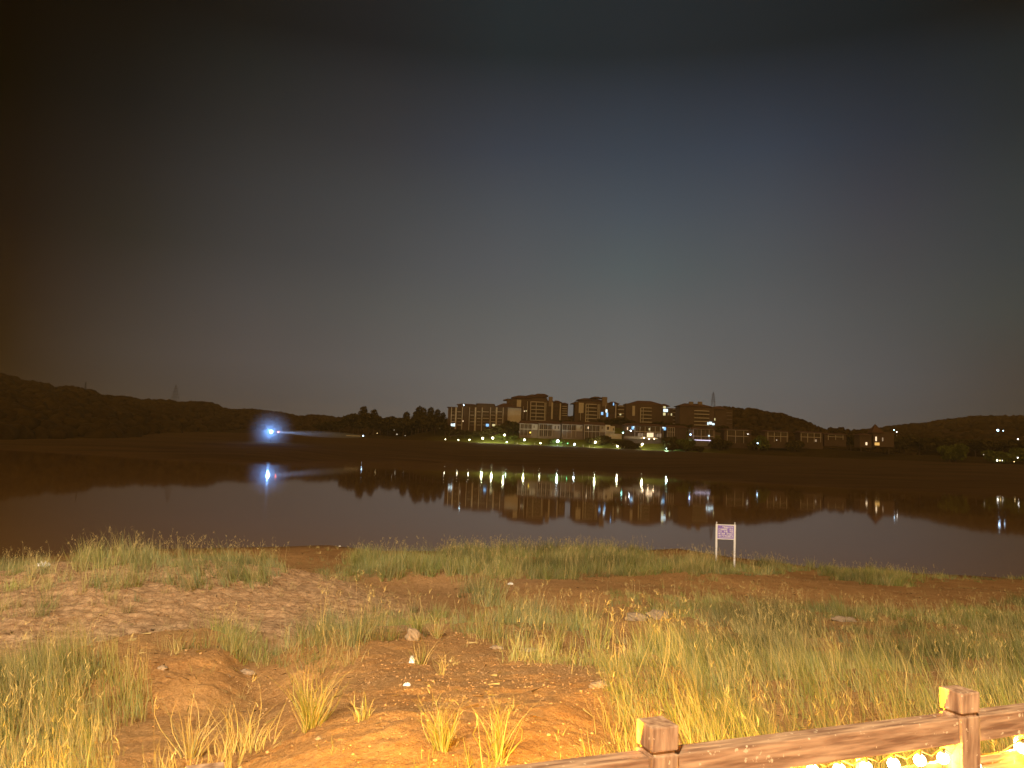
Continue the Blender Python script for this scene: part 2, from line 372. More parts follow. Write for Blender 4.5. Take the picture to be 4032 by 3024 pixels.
left_crest = [(-1200, 1440), (-600, 1440), (-200, 1455), (0, 1470), (59, 1486), (72, 1497), (181, 1510), (212, 1530), (267, 1519), (335, 1533), (375, 1541), (384, 1556), (452, 1560), (493, 1558), (538, 1572), (669, 1574), (714, 1584), (768, 1581), (823, 1583), (895, 1612), (1000, 1612), (1075, 1620), (1152, 1634), (1172, 1640), (1225, 1632), (1307, 1640), (1368, 1645), (1510, 1648), (1583, 1648), (1700, 1655), (1900, 1660)]
town_crest = [(1500, 1668), (1750, 1652), (2300, 1640), (2650, 1615), (2700, 1606), (2850, 1602), (2941, 1610), (2960, 1606), (2992, 1618), (3052, 1626), (3090, 1632), (3118, 1644), (3163, 1658), (3198, 1673), (3226, 1682), (3245, 1691), (3289, 1690), (3311, 1686), (3334, 1693), (3435, 1701), (3600, 1712), (3900, 1730)]
right_crest = [(3200, 1712), (3380, 1692), (3471, 1683), (3549, 1674), (3594, 1666), (3649, 1666), (3686, 1657), (3743, 1649), (3811, 1641), (3846, 1635), (3886, 1637), (3943, 1636), (4032, 1638), (4400, 1630), (5200, 1640)]
HL = hill('wooded_hill', left_crest, [(-1200, 560), (0, 700), (500, 850), (1000, 950), (1900, 1050)], [(-1200, 330), (0, 330), (500, 380), (700, 520), (950, 640), (1200, 690), (1900, 740)], [(-1200, 2), (0, 2.5), (500, 3.5), (700, 8), (1000, 11), (1900, 13)], -1200, 1900, 4.5)
HT = hill('town_hill', town_crest, [(1500, 840), (2600, 780), (3200, 720), (3900, 700)], [(1500, 690), (2700, 640), (3000, 600), (3900, 560)], [(1500, 20), (2500, 30), (3000, 20), (3900, 11)], 1500, 3900, 4)
HR = hill('far_hill', right_crest, [(3200, 1250), (4000, 1050), (5200, 900)], [(3200, 600), (4000, 450), (5200, 430)], 9.5, 3200, 5200, 5)

def ico(sub):
    b = bmesh.new(); bmesh.ops.create_icosphere(b, subdivisions=sub, radius=1.0)
    b.verts.ensure_lookup_table(); v = np.array([x.co[:] for x in b.verts]); f = np.array([[q.index for q in p.verts] for p in b.faces]); b.free(); return v, f
IV, IF = ico(2); IV1, IF1 = ico(1)
def blobs(pts, rad, rough=.28, base=(IV, IF), squash=.85):
    v, f = base; n = len(pts); P = np.asarray(pts)[:, None, :]; r = np.asarray(rad)[:, None, None]
    d = v[None] * (1 + rng.uniform(-rough, rough, (n, len(v), 1))); d = d * np.array([1, 1, squash])
    V = (P + d * r).reshape(-1, 3); Fc = (f[None] + (np.arange(n) * len(v))[:, None, None]).reshape(-1, 3); return V, Fc
def woods(name, H, n, rlo, rhi, label):
    ncol, nr = H.shape[0], H.shape[1] - 1
    u = rng.uniform(0, ncol - 1.001, n); w = rng.uniform(0, nr - 1.001, n)
    k = int(n * .45); w[:k] = nr - 1.001 - rng.exponential(.25, k) ; w = np.clip(w, 0, nr - 1.001)
    i = u.astype(int); j = w.astype(int); fu = (u - i)[:, None]; fw = (w - j)[:, None]
    P = (H[i, j] * (1 - fu) + H[i + 1, j] * fu) * (1 - fw) + (H[i, j + 1] * (1 - fu) + H[i + 1, j + 1] * fu) * fw
    r = rng.uniform(rlo, rhi, n); P[:, 2] += 4.2 - r * .75 + rng.uniform(-1.6, .8, n)
    V, Fc = blobs(P, r)
    o = mesh_obj(name, np_mesh(name, V, Fc, FOREST, False)); tag(o, label, 'woodland', None, 'stuff')
woods('woodland', HL, 3600, 3.2, 6.5, 'dark unbroken woodland covering the long hill left of the lake')
woods('woodland', HT, 1600, 2.6, 4.6, 'dark woodland on the hill sloping down to the right behind the apartment blocks')
woods('woodland', HR, 1300, 5.5, 8.0, 'dark woodland on the low far hill at the right edge')

# ------------------------------------------------------------------ town materials
WALL = mat('brown_render', (.22, .17, .15), .85, .12, .15)
WALLD = mat('dark_brick_red', (.10, .066, .052), .85, .15, .2)
PALE = mat('pale_stucco', (.50, .45, .42), .8, .07, .3)
WHITE = mat('white_stucco', (.72, .66, .60), .7, .06, .3)
GLASS = mat('dark_window_glass', (.055, .034, .022), .35, .2, .3, spec=.4)
ROOF = mat('dark_red_roof_tile', (.10, .052, .036), .8, .15, .5)
METAL = mat('dark_metal', (.03, .026, .022), .5, .2, 5)
LITW = emi('cool_lit_room', (.75, .95, 1.0), 1.6)
LITB = emi('blue_lit_room', (.30, .62, 1.0), 1.2)
LITWARM = emi('warm_lit_room', (1.0, .72, .42), 1.5)
LITYEL = emi('yellow_lit_room', (1.0, .85, .4), .8)
LITORANGE = emi('amber_lit_room', (1.0, .55, .14), .9)

def B(bm, x0, x1, y0, y1, D, depth):
    """box whose front face at distance D covers x0..x1, y0..y1 of the frame"""
    a = at(x0, (y0 + y1) / 2, D); b = at(x1, (y0 + y1) / 2, D); xm = (x0 + x1) / 2
    zt = at(xm, y0, D)[2]; zb = at(xm, y1, D)[2]
    box(bm, a[0], b[0], D, D + depth, zb, zt)
def part(parent, name, boxes, m, D, depth=.5, kind=None):
    bm = bmesh.new()
    for bx in boxes:
        x0, x1, y0, y1 = bx[:4]; dd = bx[4] if len(bx) > 4 else D; de = bx[5] if len(bx) > 5 else depth
        B(bm, x0, x1, y0, y1, dd, de)
    o = finish(name, bm, m); 
    if parent is not None:
        o.parent = parent; o.matrix_parent_inverse = Matrix.Translation(parent.location).inverted()
    return o
def hip(parent, x0, x1, ye, yt, D, depth, m=None, over=.8, name='roof', ridge=.35):
    a = at(x0, ye, D); b = at(x1, ye, D); xm = (x0 + x1) / 2; ze = at(xm, ye, D)[2]; zt = at(xm, yt, D)[2]
    X0, X1 = a[0] - over, b[0] + over; Y0, Y1 = D - over, D + depth + over; w = (X1 - X0) * ridge; ym = (Y0 + Y1) / 2
    bm = bmesh.new()
    lo = [bm.verts.new(p) for p in ((X0, Y0, ze - .35), (X1, Y0, ze - .35), (X1, Y1, ze - .35), (X0, Y1, ze - .35))]
    ev = [bm.verts.new(p) for p in ((X0, Y0, ze), (X1, Y0, ze), (X1, Y1, ze), (X0, Y1, ze))]
    rd = [bm.verts.new(p) for p in ((X0 + w, ym - .1, zt), (X1 - w, ym - .1, zt), (X1 - w, ym + .1, zt), (X0 + w, ym + .1, zt))]
    bm.faces.new(lo[::-1])
    for i in range(4):
        j = (i + 1) % 4; bm.faces.new((lo[i], lo[j], ev[j], ev[i])); bm.faces.new((ev[i], ev[j], rd[j], rd[i]))
    bm.faces.new(rd)
    o = finish(name, bm, m or ROOF); o.parent = parent; o.matrix_parent_inverse = Matrix.Translation(parent.location).inverted(); return o
def apt(label, xc, D, name='apartment_block', group=None):
    p = at(xc, 1700, D); return thing(name, label, 'building' if 'block' in name else 'house', (float(p[0]), D, float(far_z(np.array(xc), np.array(D)))), 0, group)
def windows(parent, xs, ys, w, h, D, m=None, name='window', skip=0.0):
    for y in ys:
        for x in xs:
            if skip and random.random() < skip: continue
            part(parent, name, [(x - w / 2, x + w / 2, y - h / 2, y + h / 2)], m or GLASS, D - .12, .5)
def litwin(parent, x, y, w, h, m, D, name='lit_window'):
    return part(parent, name, [(x - w / 2, x + w / 2, y - h / 2, y + h / 2)], m, D - .3, .5)
def balconies(parent, x0, x1, ys, D, m=PALE, h=3.0, out=1.3, curve=True):
    for y in ys:
        if curve:
            n = 7; bm = bmesh.new(); xm = (x0 + x1) / 2
            zt = at(xm, y - h / 2, D)[2]; zb = at(xm, y + h / 2, D)[2]; X0 = at(x0, y, D)[0]; X1 = at(x1, y, D)[0]
            pts = [(X0 + (X1 - X0) * i / n, D - out * (1 - (2 * i / n - 1) ** 4)) for i in range(n + 1)]
            f0 = [bm.verts.new((x, yy, zb)) for x, yy in pts]; f1 = [bm.verts.new((x, yy, zt)) for x, yy in pts]
            k0 = [bm.verts.new((x, D + .3, zb)) for x, yy in pts]; k1 = [bm.verts.new((x, D + .3, zt)) for x, yy in pts]
            for i in range(n):
                bm.faces.new((f0[i], f0[i + 1], f1[i + 1], f1[i])); bm.faces.new((f1[i], f1[i + 1], k1[i + 1], k1[i])); bm.faces.new((f0[i + 1], f0[i], k0[i], k0[i + 1]))
            o = finish('balcony', bm, m); o.parent = parent; o.matrix_parent_inverse = Matrix.Translation(parent.location).inverted()
        else:
            part(parent, 'balcony', [(x0, x1, y - h / 2, y + h / 2)], m, D - out, out + .3)

# --- block A: long row
D = 605; A = apt('long low apartment block with pale vertical strips and blank end wall, leftmost of the blocks', 1890, D)
part(A, 'wall', [(1762, 1800, 1603, 1735), (1800, 1876, 1593, 1735, D + 1.2, 14), (1876, 1946, 1591, 1735, D + .4, 14), (1946, 1997, 1602, 1735)], WALLD, D, 15)
part(A, 'end_wall', [(1997.5, 2051, 1606, 1700, D + .8, 12)], PALE, D)
hip(A, 1764, 1798, 1603, 1600, D, 14, ridge=.2); hip(A, 1802, 1874, 1593, 1588, D + 1.2, 13, ridge=.2); hip(A, 1878, 1944, 1590.5, 1587, D + .4, 13, ridge=.1); hip(A, 1948, 2050, 1603, 1598, D, 13, ridge=.1)
for x, w in ((1776, 2.5), (1794, 5), (1819, 2.5), (1847, 2), (1871, 6), (1897, 3), (1930, 3), (1954, 6), (1980, 3)):
    part(A, 'pilaster', [(x - w / 2, x + w / 2, 1604, 1700)], PALE, D - .9, 1.0 if x < 1798 or x > 1946 else 2.2)
for x0, x1 in ((1778, 1790), (1801, 1816), (1852, 1866), (1877, 1892), (1901, 1925), (1934, 1950), (1959, 1976)):
    for y in (1617, 1630, 1643, 1656, 1669):
        part(A, 'window', [(x0, x1, y - 4.5, y + 3)], GLASS, D - .15, 1.6)
        part(A, 'balcony', [(x0, x1, y + 3.2, y + 5.6)], WALL if (x0 + y) % 2 else PALE, D - .75, 2.2)
litwin(A, 1779, 1673, 7, 10, LITW, D - .8); litwin(A, 1788, 1673, 6, 12, LITW, D - .8)
litwin(A, 1919, 1674, 11, 10, LITB, D - .8); litwin(A, 1944, 1674, 11, 8, LITYEL, D - 1); litwin(A, 1823, 1658, 3, 5, LITWARM, D - .6)
# --- block B
D = 640; Bq = apt('tallest apartment block with rounded balcony front and layered roofs', 2100, D)
part(Bq, 'wall', [(1992, 2176, 1574, 1735), (2176, 2211, 1583, 1735, D + 1.5, 14)], WALLD, D, 18)
part(Bq, 'stair_tower', [(2161, 2176, 1562, 1600, D - .4, 6)], WALL, D)
part(Bq, 'wing', [(2211.5, 2235, 1590, 1735, D + 3, 12)], WALLD, D)
hip(Bq, 1985, 2022, 1575, 1568, D + .5, 10); hip(Bq, 2016, 2092, 1566, 1555, D + 2, 14); hip(Bq, 2066, 2150, 1562, 1551, D + 4, 14); hip(Bq, 2106, 2156, 1557, 1548, D + 6, 12, ridge=.25); hip(Bq, 2178, 2210, 1584, 1575, D + 1.5, 13); hip(Bq, 2212, 2234, 1590, 1584, D + 3, 10)
part(Bq, 'upper_storey', [(2016, 2156, 1566, 1576, D + 2.2, 13), (2070, 2152, 1560, 1567, D + 4.5, 12)], WALLD, D)
part(Bq, 'wall_panel', [(2035, 2052, 1574, 1602)], PALE, D - .5, .6)
for x, w, y0, y1 in ((2089, 3, 1582, 1655), (2111, 2.5, 1582, 1655), (2145, 3, 1585, 1662), (2149.5, 1.5, 1585, 1662), (2174, 6, 1585, 1650), (2206, 4, 1588, 1655), (2076, 2, 1580, 1655), (2060, 1.5, 1600, 1650)):
    part(Bq, 'pilaster', [(x - w / 2, x + w / 2, y0, y1)], PALE, D - 1.8, 2.2)
balconies(Bq, 2089, 2143, (1583, 1599, 1613, 1627, 1641, 1655), D - 1.0)
for x in (2100, 2117, 2127, 2137):
    windows(Bq, (x,), (1592, 1606, 1620, 1634, 1648), 8, 8, D)
windows(Bq, (2158, 2167), (1592, 1606, 1620, 1634), 6, 8, D); windows(Bq, (2184, 2196), (1594, 1608, 1622, 1636), 8, 8, D + 1.5); windows(Bq, (2008, 2024), (1586, 1598), 8, 7, D)
balconies(Bq, 2212, 2233, (1600, 1609, 1618, 1627, 1636), D + 3, h=2.2, curve=False)
litwin(Bq, 2065, 1619, 3, 4, LITWARM, D - .2); litwin(Bq, 2072, 1618, 4, 4, LITYEL, D - .2)
# low house in front of B
H0 = apt('small red roofed house tucked between the two left apartment blocks', 1992, 622, 'gabled_house')
part(H0, 'wall', [(1965, 2020, 1598, 1735)], PALE, 622, 8); hip(H0, 1962, 2022, 1598, 1587, 622, 9)
# --- block C
D = 640; Cq = apt('second rounded apartment block, with blue lit windows at its right side', 2340, D)
part(Cq, 'wall', [(2262, 2396, 1583, 1735), (2396, 2432, 1588, 1735, D + 1.5, 12)], WALLD, D, 17)
part(Cq, 'wing', [(2432.5, 2459, 1599, 1735, D + .8, 12)], WALLD, D)
part(Cq, 'stair_tower', [(2372, 2391, 1563, 1600, D - .5, 7)], WALL, D)
hip(Cq, 2252, 2290, 1589, 1582, D + .5, 10); hip(Cq, 2276, 2372, 1575, 1566, D + 2, 14, ridge=.3); hip(Cq, 2330, 2370, 1566, 1560, D + 4, 10); hip(Cq, 2396, 2436, 1589, 1580, D + 1.5, 10); hip(Cq, 2434, 2458, 1600, 1594, D + .8, 10)
part(Cq, 'upper_storey', [(2280, 2372, 1574, 1584, D + 2.2, 12)], WALLD, D)
part(Cq, 'wall_panel', [(2279, 2298, 1586, 1626)], PALE, D - .5, .6)
for x, w, y0, y1 in ((2307, 3, 1592, 1662), (2316, 2, 1592, 1662), (2355, 3, 1592, 1648), (2361.5, 2, 1592, 1648), (2384, 1.5, 1594, 1646), (2425, 3, 1592, 1648), (2286, 1.5, 1626, 1655)):
    part(Cq, 'pilaster', [(x - w / 2, x + w / 2, y0, y1)], PALE, D - 1.8, 2.2 if x < 2396 else 4)
balconies(Cq, 2307, 2350, (1592, 1606, 1620, 1634, 1648, 1661), D - 1.0)
for x in (2312, 2322, 2332, 2342): windows(Cq, (x,), (1599, 1613, 1627, 1641), 7, 8, D)
windows(Cq, (2404, 2414), (1600, 1613, 1626), 7, 7, D + 1.5); balconies(Cq, 2433, 2457, (1599, 1613, 1628, 1641), D + .8, h=2.4, curve=False)
litwin(Cq, 2371, 1628, 8, 11, LITB, D); litwin(Cq, 2388, 1618, 7, 12, LITW, D); litwin(Cq, 2391, 1633, 6, 16, LITB, D); litwin(Cq, 2416, 1591, 4, 10, LITB, D + 1); litwin(Cq, 2443, 1632, 6, 5, LITYEL, D)
# --- block D
D = 640; Dq = apt('third apartment block, flat fronted, with a stack of bright white windows at its right corner', 2560, D)
part(Dq, 'wall', [(2462, 2608, 1591, 1735)], WALLD, D, 17); part(Dq, 'wing', [(2608.5, 2672, 1607, 1735, D + 1.5, 12)], WALLD, D)
hip(Dq, 2480, 2604, 1590, 1576, D + 1, 15, ridge=.3); hip(Dq, 2602, 2634, 1598, 1589, D + .5, 9, ridge=.4)
part(Dq, 'wall_panel', [(2490, 2500, 1598, 1637)], PALE, D - .5, .6)
for x, w in ((2523, 3), (2533, 1.5)): part(Dq, 'pilaster', [(x - w / 2, x + w / 2, 1606, 1664)], PALE, D - 1.8, 2.2)
balconies(Dq, 2525, 2567, (1606, 1619, 1634, 1648, 1662), D - .8)
for x in (2528, 2538, 2548, 2558): windows(Dq, (x,), (1612, 1626, 1640, 1655), 7, 8, D)
balconies(Dq, 2650, 2672, (1611, 1625, 1640, 1654, 1667), D + 1.5, h=2.4, curve=False)
litwin(Dq, 2617, 1603, 9, 9, LITYEL, D + .8); litwin(Dq, 2621, 1616, 17, 11, LITW, D + .8); litwin(Dq, 2616, 1630, 9, 11, LITYEL, D + .8); litwin(Dq, 2644, 1632, 4, 8, LITYEL, D + .8); litwin(Dq, 2632, 1631, 6, 9, PALE, D + .8, 'window')
# --- block E
D = 620; Eq = apt('rightmost apartment block with two round tanks on its roof and a cyan lit window', 2780, D)
part(Eq, 'wall', [(2676, 2812, 1600, 1735)], WALLD, D, 17); part(Eq, 'wing', [(2812.5, 2884, 1612, 1735, D + 2, 12)], WALLD, D)
hip(Eq, 2672, 2800, 1599, 1587, D, 15, ridge=.25); hip(Eq, 2812, 2858, 1610, 1598, D + 2, 11)
for x in (2721, 2756):
    bm = bmesh.new(); a = at(x, 1597, D + 6); b_ = at(x, 1582, D + 6); tube(bm, a, b_, 1.9, 1.9, 14)
    o = finish('roof_tank', bm, WALL); o.parent = Eq; o.matrix_parent_inverse = Matrix.Translation(Eq.location).inverted()
balconies(Eq, 2733, 2793, (1618, 1631, 1646, 1660, 1674), D - .5)
for x in (2740, 2752, 2764, 2776, 2787): windows(Eq, (x,), (1624, 1638, 1653), 8, 8, D)
balconies(Eq, 2862, 2882, (1625, 1637, 1651, 1666), D + 2, h=2.2, curve=False, m=WALL)
litwin(Eq, 2788, 1667, 4, 12, LITW, D - .5); litwin(Eq, 2798, 1666, 10, 10, LITW, D - .5); litwin(Eq, 2809, 1670, 9, 7, LITW, D - .5); litwin(Eq, 2815, 1651, 3, 9, LITYEL, D + 1.5)

# --- villas above the promenade
def villa(label, x0, x1, yt, yb, D, wx0, wx1, nb, blank=None, bay2=True, wall=WALL, roof=True, rise=11, upx=None):
    V = apt(label, (x0 + x1) / 2, D, 'terrace_house', 'terrace houses above the promenade')
    ym = (yt + yb) / 2 - 1
    part(V, 'wall', [(x0, x1, yt, yb + 25)], wall, D, 10)
    if roof: hip(V, x0 - 1, x1 + 1, yt, yt - rise, D, 10, ridge=.12)
    if blank: part(V, 'wall_panel', [(blank[0], blank[1], yt + 3, ym + 3)], PALE if wall is WALL else wall, D - .25, .3)
    part(V, 'cornice', [(wx0 - 2, wx1 + 2, yt + .8, yt + 2.6)], PALE, D - .8, .9); part(V, 'floor_band', [(wx0 - 2, wx1 + 2, ym - 1, ym + 1)], PALE, D - .8, .9)
    w = (wx1 - wx0) / nb
    for i in range(nb):
        part(V, 'window', [(wx0 + i * w + 1, wx0 + (i + 1) * w - 1, yt + 3.2, ym - 1.6)], GLASS, D - .1, .3)
        if bay2: part(V, 'window', [(wx0 + i * w + 1, wx0 + (i + 1) * w - 1, ym + 1.8, yb - 1)], GLASS, D - .1, .3)
    for i in range(nb + 1):
        if i % 2 == 0 or nb < 4: part(V, 'pilaster', [(wx0 + i * w - .8, wx0 + i * w + .8, yt + 3, yb)], PALE, D - .6, .6)
    return V
v1 = villa('terrace house at the left end of the row, small yellow lamp under its balcony', 2045, 2119, 1667, 1714, 590, 2048, 2094, 6, (2096, 2117))
litwin(v1, 2103, 1680, 3, 10, GLASS, 589.6, 'window'); litwin(v1, 2088, 1703, 4, 5, emi('yellow_lantern', (1, .7, .1), 3), 589)
v2 = villa('second terrace house from the left of the row, framed windows and grey side wall', 2120, 2208, 1668, 1718, 588, 2123, 2174, 6, (2177, 2206))
for x in (2186, 2199): litwin(v2, x, 1683, 4, 12, GLASS, 587.5, 'window')
v3 = villa('third terrace house of the row with one pale block at its right end', 2212, 2297, 1670, 1722, 585, 2215, 2268, 6, (2270, 2294), bay2=False)
litwin(v3, 2288, 1683, 3, 10, GLASS, 584.5, 'window'); part(v3, 'garage_door', [(2218, 2266, 1698, 1718)], WALL, 584.8, .3)
v4 = villa('fourth terrace house, one small window lit among dark ones, beside the white annex', 2300, 2384, 1672, 1728, 582, 2302, 2361, 8, (2363, 2383))
litwin(v4, 2316, 1684, 3, 8, LITWARM, 581.6); litwin(v4, 2371, 1684, 3, 9, GLASS, 581.5, 'window')
an = apt('bright white boxy annex with two square openings', 2402, 578, 'annex_house')
part(an, 'wall', [(2385, 2403, 1673, 1722), (2404, 2420, 1678, 1712, 578.6, 6)], WHITE, 578, 7); litwin(an, 2394, 1686, 8, 12, GLASS, 578, 'window'); litwin(an, 2415, 1690, 3, 10, GLASS, 578.5, 'window'); part(an, 'canopy', [(2382, 2422, 1697, 1699.5)], WHITE, 576, 2)
gw = apt('white garden wall running right from the white annex', 2426, 574, 'garden_wall'); gw['category'] = 'wall'
part(gw, 'wall', [(2401, 2448, 1710, 1728)], WHITE, 574, .5); part(gw, 'coping', [(2400, 2454, 1708, 1710.5)], WHITE, 573.8, .9)
v5 = villa('wide lakeside restaurant with glowing warm ground floor windows behind parasols', 2458, 2612, 1676, 1726, 568, 2500, 2600, 10, None, bay2=False, wall=WALLD, rise=9)
v5['category'] = 'restaurant'; v5.name = 'restaurant'; del v5['group']
litwin(v5, 2492, 1685, 9, 12, LITB, 567); litwin(v5, 2496, 1681, 4, 5, LITW, 566.8); litwin(v5, 2471, 1687, 3, 11, LITWARM, 567); litwin(v5, 2557, 1690, 4, 8, LITYEL, 567); litwin(v5, 2618, 1688, 8, 12, LITB, 567); litwin(v5, 2612, 1684, 6, 5, LITW, 566.8)
for i in range(5): litwin(v5, 2550 + i * 5.2, 1713, 4, 17, LITWARM, 567)
LITDIM = emi('dim_warm_room', (1, .68, .4), .35)
for i in range(4): litwin(v5, 2514 + i * 5.5, 1712, 2.6, 13, LITDIM, 567)
for i in range(3): litwin(v5, 2588 + i * 7, 1714, 3, 14, LITDIM, 567)
part(v5, 'terrace_wall', [(2456, 2530, 1718, 1728, 562, 1)], WALL, 562)
v6 = villa('unlit brown house between the restaurant and the blue lit house', 2624, 2702, 1682, 1722, 566, 2630, 2656, 3, (2661, 2681), bay2=False, wall=WALLD, rise=8)
v7 = villa('house with a pink neon strip along its terrace and a blue lit corner', 2722, 2815, 1688, 1750, 545, 2730, 2808, 5, None, rise=5)
part(v7, 'neon_strip', [(2728, 2806, 1732, 1735)], emi('violet_neon', (.85, .75, 1.0), 1.4), 543.5, .2); part(v7, 'glazed_front', [(2740, 2790, 1738, 1756)], mat('shop_glass', (.16, .15, .16), .3, .3, .6), 543.6, .3)
litwin(v7, 2792, 1716, 5, 5, LITW, 544)
v8 = villa('dim grey house with a wide balcony, right of the neon lit house', 2852, 2958, 1692, 1745, 545, 2864, 2945, 5, None, rise=4, wall=WALLD)
v9 = villa('dark low house with small window bands below the hill, left of three', 3012, 3106, 1699, 1740, 535, 3024, 3100, 6, None, bay2=False, rise=5, wall=WALLD)
v10 = villa('dark low house with a single dim warm light, below the end of the hill', 3150, 3240, 1703, 1742, 535, 3155, 3232, 6, None, bay2=False, rise=5, wall=WALLD)
litwin(v10, 3213, 1735, 5, 9, LITDIM, 534)
v11 = villa('pale blurred house on the shore, right of the hill end', 3246, 3332, 1710, 1732, 535, 3262, 3320, 4, None, bay2=False, rise=5, wall=WALLD)
pv = apt('lakeside pavilion with a steep pointed roof and amber windows', 3455, 500, 'pavilion'); pv['category'] = 'pavilion'
part(pv, 'wall', [(3438, 3520, 1702, 1760)], WALLD, 500, 9)
hip(pv, 3437, 3472, 1703, 1669, 500, 6, ridge=.49); litwin(pv, 3450, 1728, 5, 17, LITWARM, 500); litwin(pv, 3476, 1730, 4, 14, LITDIM, 500); litwin(pv, 3454, 1748, 18, 11, LITORANGE, 500)
ph = apt('low dark house with one small amber window, left of the pointed roof pavilion', 3410, 498, 'lakeside_house')
part(ph, 'wall', [(3385, 3432, 1712, 1762)], WALLD, 498, 8); hip(ph, 3384, 3433, 1712, 1706, 498, 8); litwin(ph, 3412, 1747, 6, 11, LITWARM, 498)

# parasols and tent on the restaurant terrace
PAR = mat('cream_canvas', (.75, .62, .45), .7, .08, 1)
def parasol(x, y, D, w, label):
    p = at(x, y, D); t_ = thing('parasol', label, 'parasol', (float(p[0]), D, float(p[2]) - 3.2), 0, 'parasols on the restaurant terrace')
    bm = bmesh.new(); tube(bm, (0, 0, 0), (0, 0, 3.0), .06, .06, 6); finish('pole', bm, METAL, t_)
    bm = bmesh.new(); n = 8; c = bm.verts.new((0, 0, 3.5)); rim = [bm.verts.new((w * math.cos(k * math.pi / 4), w * math.sin(k * math.pi / 4), 2.7)) for k in range(n)]; rl = [bm.verts.new((v.co.x, v.co.y, 2.45)) for v in rim]
    for i in range(n): bm.faces.new((rim[i], rim[(i + 1) % n], c)); bm.faces.new((rl[i], rl[(i + 1) % n], rim[(i + 1) % n], rim[i]))
    finish('canopy', bm, PAR, t_)
    bm = bmesh.new(); ball(bm, (0, -.5, 2.25), .28, 1); finish('lamp', bm, emi('parasol_lamp', (1, .75, .45), 30), t_)
parasol(2535, 1720, 560, 2.3, 'left lit parasol in front of the restaurant'); parasol(2576, 1723, 560, 2.8, 'right lit parasol in front of the restaurant')
parasol(2555, 1724, 561, 1.4, 'small lit parasol between the two large ones')
tn = at(2719, 1731, 540); tt = thing('parasol', 'closed blue lit parasol at the left corner of the neon lit house', 'parasol', (float(tn[0]), 540, float(tn[2]) - 4), 0)
bm = bmesh.new(); tube(bm, (0, 0, 1.2), (0, 0, 4), .35, 1.3, 8); finish('canopy', bm, mat('pale_blue_canvas', (.35, .62, .75), .7, .1, 1), tt); bm = bmesh.new(); tube(bm, (0, 0, 0), (0, 0, 1.2), .08, .08, 6); finish('pole', bm, METAL, tt)

# ------------------------------------------------------------------ masts
def mast(x, yt, yb, D, w, label, arms=5):
    b_ = at(x, yb, D); tp = at(x, yt, D); h = float(tp[2] - b_[2]) ; t_ = thing('lattice_mast', label, 'mast', (float(b_[0]), D, float(b_[2])))
    bm = bmesh.new()
    for sx in (-1, 1):
        for sy in (-1, 1): tube(bm, (sx * w, sy * w, 0), (sx * w * .12, sy * w * .12, h), .16, .08, 4)
    n = 9
    for i in range(n):
        z0 = h * i / n; z1 = h * (i + 1) / n; a = w * (1 - .88 * i / n); c = w * (1 - .88 * (i + 1) / n)
        tube(bm, (-a, -a, z0), (c, -c, z1), .08, .08, 4); tube(bm, (a, -a, z0), (-c, -c, z1), .08, .08, 4)
    finish('lattice', bm, METAL, t_)
    for i in range(arms):
        z = h * (.35 + .6 * i / arms); a = w * 1.5 * (1 - .5 * i / arms); bm = bmesh.new(); box(bm, -a, a, -.15, .15, z - .12, z + .12); finish('crossarm', bm, METAL, t_)
mast(2808, 1543, 1600, 700, 1.6, 'tall antenna mast with crossarms standing on the hill behind the rightmost block', 5)
mast(688, 1515, 1590, 880, 3.4, 'distant transmission mast on the wooded hill left of the lake, larger of two', 4)
mast(335, 1503, 1545, 760, .9, 'thin distant mast on the left hill ridge, smaller of two', 0)

# ------------------------------------------------------------------ trees
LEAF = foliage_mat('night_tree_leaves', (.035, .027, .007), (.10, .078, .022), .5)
LEAFG = foliage_mat('lamplit_leaves', (.07, .09, .015), (.16, .18, .035), .5)  # brighter green copy of the leaves, with lamplight put into the colour
BARK = mat('tree_bark', (.12, .08, .05), .9, .2, 2)
def crown_mesh(name, h, w, kind, m, n=1500):
    cs = []
    if kind == 'tall': cs = [(0, 0, h * .45, w * .42, h * .20), (0, 0, h * .65, w * .40, h * .22), (0, 0, h * .85, w * .24, h * .16), (w * .2, 0, h * .52, w * .3, h * .13), (-w * .22, .1, h * .58, w * .28, h * .14)]
    elif kind == 'broad': cs = [(random.uniform(-.36, .36) * w, random.uniform(-.3, .3) * w, h * random.uniform(.45, .82), w * random.uniform(.16, .26), h * random.uniform(.10, .18)) for _ in range(11)]
    else: cs = [(random.uniform(-.3, .3) * w, random.uniform(-.3, .3) * w, h * random.uniform(.25, .7), w * random.uniform(.2, .32), h * random.uniform(.18, .3)) for _ in range(8)]
    V = []; Fc = []
    for i in range(n):
        c = random.choice(cs); d = rng.normal(size=3); d /= np.linalg.norm(d); r = random.uniform(.55, 1.08)
        p = np.array([c[0] + d[0] * c[3] * r, c[1] + d[1] * c[3] * r, c[2] + d[2] * c[4] * r])
        a = rng.normal(size=3); a /= np.linalg.norm(a); b = np.cross(a, rng.normal(size=3)); b /= np.linalg.norm(b); s = random.uniform(.25, .6) * w / 9
        k = len(V); V += [p - a * s - b * s * .6, p + a * s - b * s * .6, p + a * s + b * s * .6, p - a * s + b * s * .6]; Fc.append((k, k + 1, k + 2, k + 3))
    return np_mesh(name, V, Fc, m)
def trunk_mesh(h, w):
    bm = bmesh.new(); tube(bm, (0, 0, -1), (0, 0, h * .7), .28, .12, 7)
    for k in range(5):
        a = k * 1.3; tube(bm, (0, 0, h * (.25 + .08 * k)), (math.cos(a) * w * .28, math.sin(a) * w * .28, h * (.5 + .07 * k)), .12, .04, 5)
    me_ = bpy.data.meshes.new('trunk'); bm.to_mesh(me_); bm.free(); me_.materials.append(BARK); return me_
PROTO = {}
